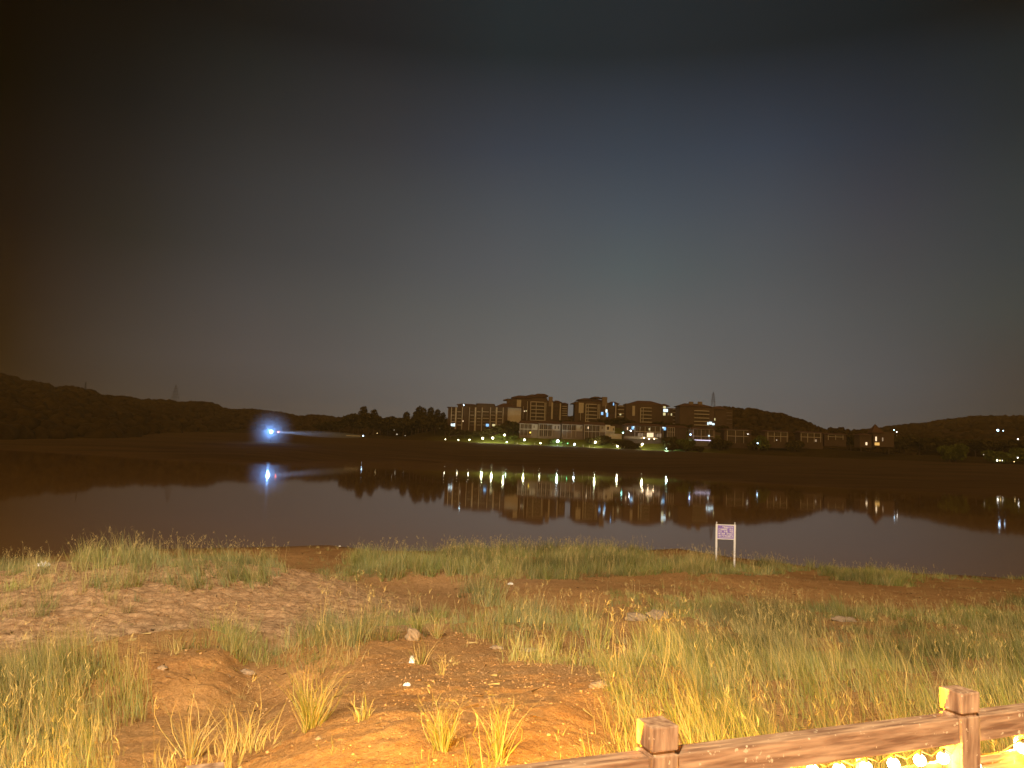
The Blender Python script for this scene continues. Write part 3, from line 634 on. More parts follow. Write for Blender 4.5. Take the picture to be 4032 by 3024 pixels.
for kd, hh, ww in (('tall', 16, 7), ('broad', 12, 12), ('bush', 5, 7)):
    for gname, gm in (('d', LEAF), ('g', LEAFG)):
        PROTO[kd + gname] = (crown_mesh('crown', hh, ww, kd, gm), trunk_mesh(hh, ww) if kd != 'bush' else trunk_mesh(4, 3), hh)
ORD = ['leftmost', 'second from left', 'third from left', 'fourth from left', 'fifth from left', 'sixth from left', 'seventh from left', 'eighth from left', 'ninth from left', 'tenth from left', 'eleventh from left', 'twelfth from left', 'thirteenth from left', 'fourteenth from left', 'fifteenth from left', 'sixteenth from left', 'seventeenth from left', 'eighteenth from left', 'nineteenth from left', 'twentieth from left']
def plant(kd, x, yt, D, name, label, cat, group, hmul=1.0, wmul=1.0):
    zg = float(far_z(np.array(float(x)), np.array(float(D)))); tp = at(x, yt, D); cm, tm, hh = PROTO[kd]
    H = max(2.0, float(tp[2]) - zg); s = H / hh
    t_ = thing(name, label, cat, (float(tp[0]), D, zg), random.uniform(0, 6.3), group); ws = wmul * (s if H < hh * 1.5 else hh * 1.5 / hh)
    c = mesh_obj('crown', cm, t_); k = mesh_obj('trunk', tm, t_); t_.scale = (ws, ws, s)
def tree_row(kd, lst, name, phrase, cat, group, wmul=1.0):
    for i, (x, yt, D) in enumerate(sorted(lst)): plant(kd, x, yt, D, name, f'{phrase}, {ORD[i]}', cat, group, wmul=wmul)
tree_row('talld', [(1433, 1600, 660), (1474, 1612, 655), (1652, 1600, 640), (1668, 1606, 635), (1697, 1604, 640), (1724, 1612, 630), (1745, 1624, 625), (1602, 1622, 650), (1640, 1618, 645)], 'tall_tree', 'tall dark tree standing above the skyline between left hill and blocks', 'tree', 'tall trees on the skyline', 1.25)
tree_row('broadd', [(1395, 1625, 655), (1415, 1618, 650), (1455, 1622, 660), (1530, 1640, 670), (1560, 1632, 665), (1340, 1650, 690), (1300, 1655, 700), (1500, 1645, 660), (1260, 1660, 700), (1625, 1640, 640), (1685, 1630, 630), (1715, 1636, 620), (1755, 1655, 610), (1590, 1648, 640)], 'broad_tree', 'low broad dark tree in the belt left of the blocks', 'tree', 'broad trees left of the blocks', 1.3)
tree_row('broadd', [(1775, 1690, 592), (1800, 1684, 594), (1830, 1690, 592), (1862, 1694, 590), (1895, 1690, 590), (1930, 1680, 590), (1965, 1668, 592), (1998, 1662, 596), (2022, 1652, 600), (2040, 1664, 598)], 'shade_tree', 'dark tree in front of the long low block', 'tree', 'trees in front of the long low block', 1.1)
tree_row('broadd', [(2195, 1652, 612), (2230, 1650, 612), (2270, 1655, 612), (2335, 1655, 612), (2375, 1650, 610), (2410, 1645, 608), (2445, 1640, 606), (2480, 1648, 604), (2510, 1660, 600), (2590, 1655, 600), (2630, 1660, 600), (2680, 1665, 590), (2710, 1668, 585), (2730, 1680, 580), (2130, 1655, 612), (2845, 1672, 600)], 'garden_tree', 'dark tree between the terrace houses and the tall blocks', 'tree', 'trees behind the terrace houses', 1.3)
tree_row('bushd', [(2325, 1715, 572), (2375, 1702, 568), (2470, 1722, 560), (2635, 1705, 556), (2680, 1715, 550), (2700, 1730, 545), (2830, 1712, 540), (2850, 1722, 540), (2975, 1725, 535), (2990, 1730, 535), (3130, 1720, 530), (2440, 1728, 560), (2500, 1738, 556), (2750, 1750, 536), (2650, 1738, 545)], 'garden_shrub', 'dark shrub in the terrace gardens', 'shrub', 'shrubs in the terrace gardens', 1.2)
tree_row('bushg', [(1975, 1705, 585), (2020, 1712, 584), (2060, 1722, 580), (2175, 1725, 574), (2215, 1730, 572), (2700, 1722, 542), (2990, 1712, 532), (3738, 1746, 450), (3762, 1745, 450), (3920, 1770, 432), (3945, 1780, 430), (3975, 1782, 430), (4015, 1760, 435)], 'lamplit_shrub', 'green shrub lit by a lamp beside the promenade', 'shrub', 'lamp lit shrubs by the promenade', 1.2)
tree_row('broadd', [(3300, 1712, 560), (3350, 1708, 560), (3390, 1704, 540), (3560, 1705, 540), (3620, 1712, 530), (3690, 1716, 520), (3760, 1718, 510), (3840, 1722, 500), (3900, 1725, 490), (3990, 1722, 480), (3500, 1712, 530)], 'lakeside_tree', 'dark tree on the low shore at the right', 'tree', 'trees on the right shore', 1.5)

# ------------------------------------------------------------------ lamps of the far shore
WARMW = emi('warm_white_globe', (1.0, .93, .62), 26); GRNW = emi('greenish_white_globe', (.72, 1.0, .82), 22); BLUW = emi('bluish_white_globe', (.72, .86, 1.0), 34); TEAL = emi('teal_globe', (.35, 1.0, .8), 16)
def lamp(x, y, D, r, m, label, h=3.6, cat='street lamp', name='street_lamp', group='globe lamps along the far promenade'):
    p = at(x, y, D); t_ = thing(name, label, cat, (float(p[0]), D, float(p[2]) - h), 0, group)
    bm = bmesh.new(); tube(bm, (0, 0, -.6), (0, 0, h - r * .9), .09, .06, 6); finish('pole', bm, METAL, t_)
    bm = bmesh.new(); ball(bm, (0, 0, h), r, 1); finish('globe', bm, m, t_, True)  # globe made oversize so its shape carries the lamp's bloom
    if r >= .6 and y > 1700 and y < 1780:
        d = bpy.data.lights.new('lamp_light', 'POINT'); d.energy = 2200 * r * r / .5; d.color = (.95, 1.0, .6) if m is WARMW else (.6, .95, .9); d.shadow_soft_size = .3
        o = bpy.data.objects.new('lamp_light', d); C.objects.link(o); o.parent = t_; o.location = (0, .2, h - r - .4)
    return t_
LAMPS = [(1754, 1730, .30, WARMW, 'small yellowish lamp at the far left end of the lit promenade'),
 (1805, 1732, .34, WARMW, 'small lamp at the promenade, second from its left end'), (1849, 1732, .42, WARMW, 'small warm lamp just left of the two large ones under the long block'),
 (1901, 1726, .72, WARMW, 'large warm white lamp, left one of the pair under the long low block'), (1940, 1725, .78, WARMW, 'large warm white lamp, right one of the pair under the long low block'),
 (1987, 1713, .72, WARMW, 'large white lamp set higher up the slope beside the lit shrubs'), (1995, 1741, .40, GRNW, 'small green white lamp low at the bank edge, left part of promenade'),
 (2065, 1732, .72, WARMW, 'large yellow white lamp below the leftmost terrace house'), (2128, 1745, .45, WARMW, 'small yellow lamp between the large yellow and large blue white ones'),
 (2196, 1737, .86, BLUW, 'largest blue white lamp, below the second terrace house'), (2175, 1758, .36, GRNW, 'small green white lamp just below the large blue white one'),
 (2262, 1750, .50, BLUW, 'white lamp right of the green glowing lawn'), (2344, 1741, .75, WARMW, 'large warm lamp below the fourth terrace house'),
 (2431, 1757, .60, WARMW, 'low bright lamp below the white garden wall'), (2529, 1749, .72, WARMW, 'large warm lamp below the restaurant parasols'),
 (2627, 1766, .85, GRNW, 'large green white lamp at the right end of the lit promenade')]
for x, y, r, m, lb in LAMPS: lamp(x, y, float(DP(x)) * 1.004, r, m, lb)
lamp(2453, 1704, 562, .45, TEAL, 'teal lamp hanging over the white garden wall', 3); lamp(2719, 1711, 541, .55, emi('blue_globe', (.35, .55, 1.0), 14), 'blue lamp at the corner of the neon lit house', 4)
lamp(2483, 1696, 562, .35, BLUW, 'small white lamp by the left end of the restaurant', 3)
GRL = emi('green_lamp', (.15, 1.0, .35), 20)
lamp(2235, 1746, 558, .22, GRL, 'low green garden light on the lawn by the blue white lamp', .8, 'garden light', 'garden_light', None)
SM = {'w': emi('far_white_lamp', (1, .92, .8), 7), 'b': emi('far_blue_lamp', (.5, .75, 1), 9), 'r': emi('far_red_lamp', (1, .16, .06), 9), 'y': emi('far_amber_lamp', (1, .7, .3), 4), 'd': emi('far_dim_lamp', (1, .85, .6), 1.2)}
for x, y, D, r, m, lb in [(358, 1676, 520, .35, 'r', 'tiny reddish lamp low in the dark hill at the left'), (442, 1663, 540, .5, 'd', 'faint pale lamp right of the reddish one on the left hill'), (520, 1737, 470, .4, 'd', 'faint lamp near the water under the left hill'),
    (1096, 1701, 361, .32, 'r', 'red lamp immediately right of the dazzling blue floodlight'), (1430, 1716, 620, .55, 'b', 'white lamp at the right end of the light beam'), (1485, 1706, 640, .25, 'y', 'tiny warm lamp in the dark trees left of the blocks'), (1552, 1693, 640, .25, 'd', 'faint lamp above a pale wall left of the blocks'), (1563, 1710, 640, .45, 'd', 'faint warm lamp on the path left of the blocks'), (1595, 1715, 640, .25, 'd', 'faint lamp just right of the path lamp'),
    (3520, 1693, 560, .38, 'b', 'blue lamp high behind the pointed roof pavilion'), (3531, 1701, 560, .38, 'w', 'white lamp beside the blue one behind the pavilion'), (3929, 1694, 600, .85, 'b', 'bright blue white lamp high on the right hill'), (3950, 1696, 600, .4, 'b', 'small lamp right of the bright one on the right hill'), (4008, 1729, 560, .5, 'w', 'white lamp at the right edge halfway up the hill'), (3873, 1790, 430, .25, 'd', 'faint lamp left of the cluster of lights at the right'),
    (3957, 1793, 428, .55, 'w', 'topmost lamp of the cluster at the right shore'), (3969, 1797, 428, .35, 'w', 'small lamp beside the topmost one of the right shore cluster'), (3962, 1803, 428, .35, 'b', 'blue lamp in the middle of the right shore cluster'), (3926, 1813, 427, .5, 'w', 'left one of the lowest lamps of the right shore cluster'), (3937, 1813, 427, .4, 'y', 'middle one of the lowest lamps of the right shore cluster'), (3948, 1814, 427, .45, 'w', 'right one of the lowest lamps of the right shore cluster'), (4008, 1803, 427, .45, 'w', 'lamp right of the cluster near the frame edge'), (3993, 1818, 427, .3, 'y', 'small amber lamp below the one near the frame edge'), (2945, 1709, 545, .25, 'w', 'tiny lamp right of the dim grey house'), (3058, 1733, 530, .3, 'd', 'faint lamp below the left dark low house'), (2983, 1745, 525, .45, 'b', 'pale blue lamp low at the shore right of the dim grey house')]:
    lamp(x, y, D, r, SM[m], lb, 2.6, 'lamp', 'distant_lamp', 'scattered lamps of the far shore')
lamp(1826, 1594, 606, .5, emi('roof_floodlight', (.6, .85, 1), 14), 'blue white floodlight on the roof of the long low block', 1.2, 'floodlight', 'roof_floodlight', None)
# bollards on the promenade edge
for i, x in enumerate((2026, 2036, 2105, 2160, 2196, 2215, 2234, 2297, 2321, 2337)):
    Dq_ = float(DP(x)) * .998; zg = float(far_z(np.array(float(x)), np.array(Dq_))); p = at(x, 1750, Dq_)
    t_ = thing('bollard', f'short post along the lit promenade edge, {ORD[i]}', 'bollard', (float(p[0]), Dq_, zg), 0, 'short posts along the promenade edge')
    bm = bmesh.new(); tube(bm, (0, 0, -.4), (0, 0, 1.5), .22, .2, 8); tube(bm, (0, 0, 1.5), (0, 0, 1.65), .28, .22, 8); finish('post', bm, PALE if i % 3 else METAL, t_)

# dazzling blue floodlight and a mist ball added to imitate its glare halo
FD = 374; fp = at(1068, 1700, FD); FL = thing('floodlight', 'dazzling blue white floodlight on the left shore, ringed by added mist', 'floodlight', (float(fp[0]), FD, float(fp[2]) - 5))
bm = bmesh.new(); tube(bm, (0, 0, -1), (0, 0, 4.6), .14, .1, 8); finish('pole', bm, METAL, FL)
bm = bmesh.new(); ball(bm, (0, 0, 5), .75, 2); finish('lamp_head', bm, emi('blue_floodlight', (.55, .78, 1.0), 12), FL, True)
ld = bpy.data.lights.new('floodlight_glow', 'POINT'); ld.energy = 5200; ld.color = (.18, .42, 1.0); ld.shadow_soft_size = .4
lo = bpy.data.objects.new('floodlight_glow', ld); C.objects.link(lo); lo.parent = FL; lo.location = (0, -1.6, 5)
def mist_mat(name, density, col, radial=True, ax=(1, 1, 1)):
    m = bpy.data.materials.new(name); m.use_nodes = True; n = m.node_tree.nodes; l = m.node_tree.links; n.clear(); o = n.new('ShaderNodeOutputMaterial'); v = n.new('ShaderNodeVolumePrincipled')
    v.inputs['Color'].default_value = (*col, 1); v.inputs['Density'].default_value = density; l.new(v.outputs[0], o.inputs['Volume'])
    if radial:
        t = n.new('ShaderNodeTexCoord'); ln = n.new('ShaderNodeVectorMath'); ln.operation = 'LENGTH'; mp = n.new('ShaderNodeMapping'); mp.inputs['Scale'].default_value = ax
        l.new(t.outputs['Object'], mp.inputs[0]); l.new(mp.outputs[0], ln.inputs[0])
        mr = n.new('ShaderNodeMapRange'); mr.interpolation_type = 'SMOOTHSTEP'; mr.inputs[1].default_value = 1.0; mr.inputs[2].default_value = 0.0; mr.inputs[3].default_value = 0; mr.inputs[4].default_value = density
        l.new(ln.outputs['Value'], mr.inputs[0]); l.new(mr.outputs[0], v.inputs['Density'])
    return m
bm = bmesh.new(); ball(bm, (0, 0, 0), 12.5, 3)
ms = finish('mist', bm, mist_mat('halo_mist', .055, (.8, .9, 1), True, (1 / 12.5,) * 3)); ms.location = (float(fp[0]), FD, float(fp[2])); tag(ms, 'ball of mist added round the dazzling floodlight to imitate its blue glare halo', 'mist', None, 'stuff')

# narrow beam of the floodlight through a streak of mist, and the pale wall it ends on
bt = at(1440, 1719, 600); b0 = Vector((float(fp[0]) + 1.2, FD - .5, float(fp[2]))); b1 = Vector(bt)
sd = bpy.data.lights.new('floodlight_beam', 'SPOT'); sd.energy = 1500000; sd.color = (.45, .6, 1.0); sd.spot_size = R(3.2); sd.spot_blend = .8; sd.shadow_soft_size = .15
so = bpy.data.objects.new('floodlight_beam', sd); C.objects.link(so); so.parent = FL; so.location = b0 - FL.location; so.rotation_euler = (b1 - b0).to_track_quat('-Z', 'Y').to_euler()
Lb = (b1 - b0).length
bm = bmesh.new(); bmesh.ops.create_icosphere(bm, subdivisions=3, radius=1.0)
for v in bm.verts: v.co = Vector((v.co.x * Lb * .52, v.co.y * 2.0, v.co.z * 2.0))
mb = finish('mist_streak', bm, mist_mat('mist_in_beam', .02, (.8, .9, 1), False)); mb.location = (b0 + b1) / 2 ; mb.rotation_euler = (b1 - b0).to_track_quat('X', 'Z').to_euler(); tag(mb, 'thin streak of mist lit by the beam running right from the dazzling floodlight', 'mist', None, 'stuff')
lw = thing('shore_wall', 'short white wall at the right end of the blue light beam', 'wall', (float(at(1390, 1717, 612)[0]), 612, float(at(1390, 1721, 612)[2])))
part(lw, 'wall', [(1362, 1418, 1714.5, 1721)], WHITE, 612, .6)

# ------------------------------------------------------------------ unseen floodlight added behind the viewer to light the bank
def flood(x, y, h, energy, col, target, size, label):
    t_ = thing('added_light_mast', label, 'floodlight', (x, y, 3.5))
    bm = bmesh.new(); tube(bm, (0, 0, 0), (0, 0, h), .12, .08, 10); finish('pole', bm, METAL, t_)
    bm = bmesh.new(); box(bm, -.5, .5, -.25, -.05, h - .3, h + .3); finish('lamp_head', bm, METAL, t_)
    d = bpy.data.lights.new('floodlight_beam', 'SPOT'); d.energy = energy; d.color = col; d.spot_size = R(95); d.spot_blend = .6; d.shadow_soft_size = size
    o = bpy.data.objects.new('floodlight_beam', d); C.objects.link(o); o.location = (x, y + .1, 3.5 + h)
    v = Vector(target) - o.location; o.rotation_euler = v.to_track_quat('-Z', 'Y').to_euler(); mw = o.rotation_euler.copy()
    o.parent = t_; o.matrix_parent_inverse = Matrix.Translation(t_.location).inverted(); return o
flood(-7, -16, 20, 115000, (1.0, .83, .58), (0, 22, 1), .5, 'tall unseen floodlight mast added behind the viewer to light the bank')

# ------------------------------------------------------------------ grass
def grass_material():
    m = bpy.data.materials.new('grass_blade'); m.use_nodes = True; n = m.node_tree.nodes; l = m.node_tree.links; p = n['Principled BSDF']
    p.inputs['Roughness'].default_value = .6; p.inputs['Specular IOR Level'].default_value = .2
    a = n.new('ShaderNodeAttribute'); a.attribute_name = 'tint'; l.new(a.outputs['Color'], p.inputs['Base Color']) if False else l.new(a.outputs['Vector'], p.inputs['Base Color'])
    return m
GRASS = grass_material()
def blades(roots, h, w, lean_dir, lean, seg=4, col=None):
    n = len(roots); T = np.linspace(0, 1, seg + 1)
    lx = np.cos(lean_dir); ly = np.sin(lean_dir); face = rng.uniform(0, math.pi, n); sx = np.cos(face); sy = np.sin(face) * .5
    V = np.zeros((n, 2 * seg + 1, 3)); wob = rng.normal(size=n) * .10
    for i, t_ in enumerate(T):
        b = lean * h * (t_ ** 1.8); zz = h * (t_ - .22 * lean * t_ ** 2.2); cx = roots[:, 0] + lx * b + wob * h * math.sin(t_ * 3.1); cy = roots[:, 1] + ly * b; cz = roots[:, 2] + zz - .03
        ww = w * (1 - t_ ** 1.4) * .5
        if i < seg: V[:, 2 * i] = np.stack([cx - sx * ww, cy - sy * ww, cz], -1); V[:, 2 * i + 1] = np.stack([cx + sx * ww, cy + sy * ww, cz], -1)
        else: V[:, 2 * seg] = np.stack([cx, cy, cz], -1)
    k = 2 * seg + 1; base = (np.arange(n) * k)[:, None]; Fq = []
    for i in range(seg - 1): Fq.append(np.stack([base[:, 0] + 2 * i, base[:, 0] + 2 * i + 1, base[:, 0] + 2 * i + 3, base[:, 0] + 2 * i + 2], -1))
    Ft = np.stack([base[:, 0] + 2 * seg - 2, base[:, 0] + 2 * seg - 1, base[:, 0] + 2 * seg, base[:, 0] + 2 * seg], -1)
    return V.reshape(-1, 3), np.concatenate(Fq), Ft[:, :3], np.repeat(col, k, axis=0)
class Acc:
    def __init__(s): s.V = []; s.Q = []; s.T = []; s.C = []; s.n = 0
    def add(s, V, Q, T, Cc): s.V.append(V); s.Q.append(Q + s.n); s.T.append(T + s.n); s.C.append(Cc); s.n += len(V)
    def mesh(s, name, m):
        V = np.concatenate(s.V).astype(np.float32); Q = np.concatenate(s.Q); T = np.concatenate(s.T) if s.T else np.zeros((0, 3), int); Cc = np.concatenate(s.C).astype(np.float32)
        me = bpy.data.meshes.new(name); me.vertices.add(len(V)); me.vertices.foreach_set('co', V.ravel())
        me.loops.add(Q.size + T.size); me.loops.foreach_set('vertex_index', np.concatenate([Q.ravel(), T.ravel()]).astype(np.int32))
        me.polygons.add(len(Q) + len(T)); st = np.concatenate([np.arange(len(Q)) * 4, Q.size + np.arange(len(T)) * 3]).astype(np.int32)
        me.polygons.foreach_set('loop_start', st); me.polygons.foreach_set('loop_total', np.concatenate([np.full(len(Q), 4), np.full(len(T), 3)]).astype(np.int32))
        me.update(calc_edges=True); a = me.attributes.new('tint', 'FLOAT_VECTOR', 'POINT'); a.data.foreach_set('vector', Cc.ravel()); me.materials.append(m); return me
GREEN = np.array([.145, .18, .042]); OLIVE = np.array([.19, .17, .05]); STRAW = np.array([.38, .30, .135]); BLUEG = np.array([.19, .22, .12]); DARKG = np.array([.06, .065, .015])
def colours(n, dry, blue=.0, dark=.0):
    r = rng.uniform(size=(n, 1)); c = GREEN + (OLIVE - GREEN) * rng.uniform(size=(n, 1))
    c = np.where(r < dry, STRAW * rng.uniform(.7, 1.15, (n, 1)), c); c = np.where((r > 1 - blue), BLUEG, c); c = np.where((r > .75 - dark) & (r < .75), DARKG, c)
    return c * rng.uniform(.75, 1.25, (n, 1))
# polygons of root positions as seen in the frame: points, clump density per m2, blades per clump, height, lean angle (rad) or None, dry share, blue share
PATCH = [
 ([(-400, 2210), (210, 2240), (240, 2330), (190, 2420), (90, 2440), (-400, 2440)], 8, 20, .62, None, .30, .25),
 ([(320, 2205), (620, 2200), (640, 2300), (420, 2340), (330, 2330)], 8, 20, .80, None, .30, .35),
 ([(620, 2210), (1100, 2200), (1100, 2290), (900, 2330), (640, 2320)], 8, 20, .78, .6, .30, .25),
 ([(400, 2340), (640, 2330), (640, 2430), (420, 2420)], 2.0, 12, .45, None, .5, .1),
 ([(1260, 2210), (1430, 2205), (1420, 2290), (1260, 2300)], 3, 14, .5, None, .3, .3),
 ([(1400, 2215), (1760, 2215), (1800, 2270), (1500, 2285), (1400, 2290)], 13, 24, .92, None, .18, .3),
 ([(1750, 2178), (2500, 2182), (2560, 2240), (2300, 2275), (1760, 2280)], 11, 22, .82, None, .22, .2),
 ([(1830, 2270), (1960, 2270), (1950, 2400), (1850, 2400)], 9, 18, .8, None, .4, .2),
 ([(2250, 2240), (2600, 2215), (2880, 2225), (3120, 2232), (3180, 2245), (3000, 2262), (2700, 2262), (2300, 2275)], 11, 20, .62, None, .25, .15),
 ([(2700, 2230), (2830, 2232), (2820, 2290), (2720, 2290)], 12, 20, .85, None, .35, .1),
 ([(3240, 2240), (3440, 2248), (3560, 2258), (3660, 2275), (3560, 2315), (3420, 2300), (3250, 2275)], 10, 20, .55, None, .2, .15),
 ([(3650, 2262), (4300, 2290), (4300, 2308), (3650, 2282)], 5, 16, .35, None, .2, .2),
 ([(2380, 2335), (2700, 2350), (2850, 2372), (3300, 2400), (3700, 2415), (4100, 2360), (4400, 2330), (4400, 2520), (3300, 2440), (3000, 2450), (2750, 2440), (2500, 2420), (2390, 2400)], 13, 24, .50, .35, .25, .1),
 ([(1200, 2470), (1330, 2410), (1480, 2410), (1470, 2540), (1380, 2620), (1250, 2640)], 13, 24, .85, None, .40, .35),
 ([(1470, 2420), (1750, 2410), (1720, 2480), (1560, 2530), (1450, 2560)], 12, 20, .55, None, .25, .1),
 ([(1780, 2440), (2050, 2400), (2260, 2420), (2390, 2480), (2300, 2560), (2100, 2560), (1780, 2510)], 13, 20, .62, None, .3, .25),
 ([(880, 2480), (1200, 2490), (1320, 2620), (1270, 2700), (1000, 2620), (830, 2560)], 12, 22, .55, None, .25, .1),
 ([(1120, 2660), (1340, 2640), (1340, 2760), (1250, 2800), (1180, 2780)], 10, 22, .55, None, .3, .1),
 ([(600, 2560), (980, 2520), (1050, 2570), (620, 2590)], 7, 18, .5, None, .25, .1),
 ([(2020, 2540), (2380, 2560), (2560, 2600), (2480, 2720), (2300, 2640), (2050, 2600)], 13, 22, .62, None, .3, .2),
 ([(2340, 2620), (2700, 2560), (3000, 2560), (3250, 2600), (3500, 2560), (4500, 2560), (4500, 3300), (2620, 3200), (2500, 2960), (2420, 2780)], 15, 24, .74, .45, .35, .08),
 ([(2780, 2440), (3120, 2440), (3260, 2520), (3200, 2640), (2850, 2600)], 16, 24, .8, .55, .5, .15),
 ([(3300, 2480), (4500, 2440), (4500, 2620), (3300, 2600)], 10, 26, .75, .5, .35, .1),
 ([(2400, 2450), (2800, 2440), (2850, 2560), (2420, 2580)], 2.5, 12, .4, .5, .7, .1),
 ([(-500, 2620), (120, 2620), (420, 2600), (560, 2660), (560, 2800), (480, 2880), (430, 3100), (400, 3400), (-500, 3400)], 34, 28, .68, .2, .4, .1),
 ([(560, 2900), (1050, 2880), (1000, 3200), (500, 3200)], 4.5, 12, .6, None, .9, .0),
 ([(700, 2740), (1000, 2700), (1080, 2780), (760, 2820)], 8, 14, .22, None, .4, .1),
 ([(1620, 2930), (1900, 2900), (1960, 2990), (1700, 3040)], 9, 18, .42, None, .4, .05),
 ([(1850, 2960), (2500, 3000), (2620, 3300), (1800, 3300)], 14, 22, .5, None, .45, .0),
 ([(1350, 2640), (2300, 2640), (2400, 2950), (1100, 3000)], .5, 7, .32, None, .7, .0),
 ([(150, 2420), (1300, 2330), (1200, 2420), (600, 2520)], .25, 7, .3, None, .7, .0),
 ([(-900, 2150), (4900, 2150), (4900, 3600), (-900, 3600)], .55, 9, .2, None, .6, .0),
 ([(2600, 2280), (3500, 2330), (3400, 2360), (2600, 2330)], .6, 8, .3, None, .7, .0)]
acc = Acc()
NS = 900000
rs = np.sqrt(rng.uniform(3.6 ** 2, 43 ** 2, NS)); ts = rng.uniform(-.86, .86, NS); sx_ = rs * ts; sy_ = rs
sz_ = near_z(sx_, sy_); qx, qy = project(np.stack([sx_, sy_, sz_], -1)); samp_density = NS / (.86 * (43 ** 2 - 3.6 ** 2))
qx = qx + 70 * fbm(sx_, sy_, 1.2, 3, 31) + 22 * rng.normal(size=NS); qy = qy + 14 * fbm(sx_, sy_, 1.2, 3, 37) + 5 * rng.normal(size=NS) * 12 / sy_
clumpy = .22 + 3.3 * np.clip(.45 + .9 * fbm(sx_, sy_, 1.1, 3, 41), 0, 1) ** 1.5
for poly, dens, nb, hh, ln, dry, blue in PATCH:
    ins = poly_in(qx, qy, poly) & (rng.uniform(size=NS) < dens / samp_density * clumpy) & (sy_ < shore_y(sx_, sy_) * .995)
    # nothing grows through the boardwalk
    ins &= ~(sy_ < 3.9 + .36 * sx_)
    k = np.nonzero(ins)[0]; 
    if not len(k): continue
    nbv = nb if nb < 16 else int(nb * .8)
    ci = np.repeat(k, nbv); dist = sy_[ci]; spread = .10 + .06 * rng.uniform(size=len(ci)); a = rng.uniform(0, 2 * math.pi, len(ci)); rad = np.abs(rng.normal(size=len(ci))) * spread * .8
    rx = sx_[ci] + np.cos(a) * rad; ry = sy_[ci] + np.sin(a) * rad; rz = near_z(rx, ry)
    hh = hh * .98; ch = hh * rng.uniform(.5, 1.25, len(k)) * np.clip(.75 + .7 * fbm(sx_[k], sy_[k], 2.2, 2, 61), .45, 1.3); h = np.repeat(ch, nbv) * rng.uniform(.45, 1.1, len(ci)); h = h * (.55 + .0 * h + .45 * np.clip(dist / 12, .6, 1))
    w = (.004 + .00036 * dist) * rng.uniform(.7, 1.3, len(ci))
    if ln is None: ldir = a; lean = rng.uniform(.05, .62, len(ci))
    else: ldir = math.pi + rng.normal(size=len(ci)) * .8; lean = ln * rng.uniform(.3, 1.3, len(ci)); 
    cl = np.repeat(colours(len(k), dry, blue, .1), nbv, axis=0) * .55 + colours(len(ci), dry, blue, .12) * .45
    cl = cl * np.clip(1.0 + .75 * fbm(rx, ry, 2.0, 3, 71), .5, 1.5)[:, None]
    V, Q, T, Cc = blades(np.stack([rx, ry, rz], -1), h, w, ldir, lean, 3 if hh < .5 else 4, cl); acc.add(V, Q, T, Cc)
    # flowering stems that stand over the clump
    ns_ = max(1, int(len(k) * (.30 if dry > .2 else .12))); kk = rng.choice(k, ns_); dd = sy_[kk]
    a = rng.uniform(0, 6.28, ns_); V, Q, T, Cc = blades(np.stack([sx_[kk], sy_[kk], sz_[kk]], -1), hh * rng.uniform(1.0, 1.45, ns_) * (.55 + .45 * np.clip(dd / 12, .6, 1)), (.003 + .0003 * dd), a, rng.uniform(.05, .35, ns_), 4, STRAW * rng.uniform(.75, 1.25, (ns_, 1))); acc.add(V, Q, T, Cc)
    tips = V.reshape(ns_, -1, 3)[:, -1]
    for rep in range(4):
        n2 = ns_; off = tips + rng.normal(size=(n2, 3)) * np.array([.012, .012, .03]) - np.array([0, 0, .05 + .02 * rep])
        V, Q, T, Cc = blades(off, np.full(n2, .07), (.004 + .00028 * dd), rng.uniform(0, 6.28, n2), rng.uniform(.5, 1.4, n2), 2, STRAW * rng.uniform(.85, 1.3, (n2, 1))); acc.add(V, Q, T, Cc)
print('grass verts', acc.n)
go = mesh_obj('grass', acc.mesh('grass', GRASS)); tag(go, 'tall green and straw coloured wild grass covering the red bank', 'grass', None, 'stuff')

def ground_hit(px, py):
    d = rayd(px, py); lo_, hi_ = 3.0, 60.0; best = None
    ss = np.linspace(3, 60, 1200); P = np.array([0, 0, CAM_Z])[None] + d[None] / d[1] * ss[:, None]
    below = np.nonzero(P[:, 2] < near_z(P[:, 0], P[:, 1]))[0]; p = P[below[0]] if len(below) else P[-1]
    return np.array([p[0], p[1], float(near_z(p[0], p[1]))])
# dead straw lying about
NL = 16000; rs = np.sqrt(rng.uniform(4.2 ** 2, 34 ** 2, NL)); ts = rng.uniform(-.8, .8, NL); lx_ = rs * ts; ly_ = rs
kp = (rng.uniform(size=NL) < np.clip(.35 + 1.3 * fbm(lx_, ly_, 1.0, 3, 91), 0, 1)) & (ly_ < shore_y(lx_, ly_) * .97); lx_ = lx_[kp]; ly_ = ly_[kp]; m_n = len(lx_)
an = rng.uniform(0, 6.28, m_n); Ln = rng.uniform(.04, .17, m_n); V = np.zeros((m_n, 3, 3)); off = np.stack([np.cos(an), np.sin(an)], -1)
wd = (.002 + .0003 * ly_)
for i, (a_, b_) in enumerate(((-.5, -1), (-.5, 1), (.5, 0))):
    V[:, i, 0] = lx_ + off[:, 0] * Ln * a_ - off[:, 1] * wd * b_; V[:, i, 1] = ly_ + off[:, 1] * Ln * a_ + off[:, 0] * wd * b_
    V[:, i, 2] = near_z(V[:, i, 0], V[:, i, 1]) + .012 + rng.uniform(0, .03, m_n)
lc = np.where(rng.uniform(size=(m_n, 1)) < .55, STRAW * .75, np.array([.10, .06, .03])) * rng.uniform(.6, 1.2, (m_n, 1))
me = np_mesh('dead_straw', V.reshape(-1, 3), np.arange(m_n * 3).reshape(-1, 3), GRASS, False, np.repeat(lc, 3, axis=0)); tag(mesh_obj('dead_straw', me), 'dead straw and stalks lying flat on the bare soil', 'dead grass', None, 'stuff')

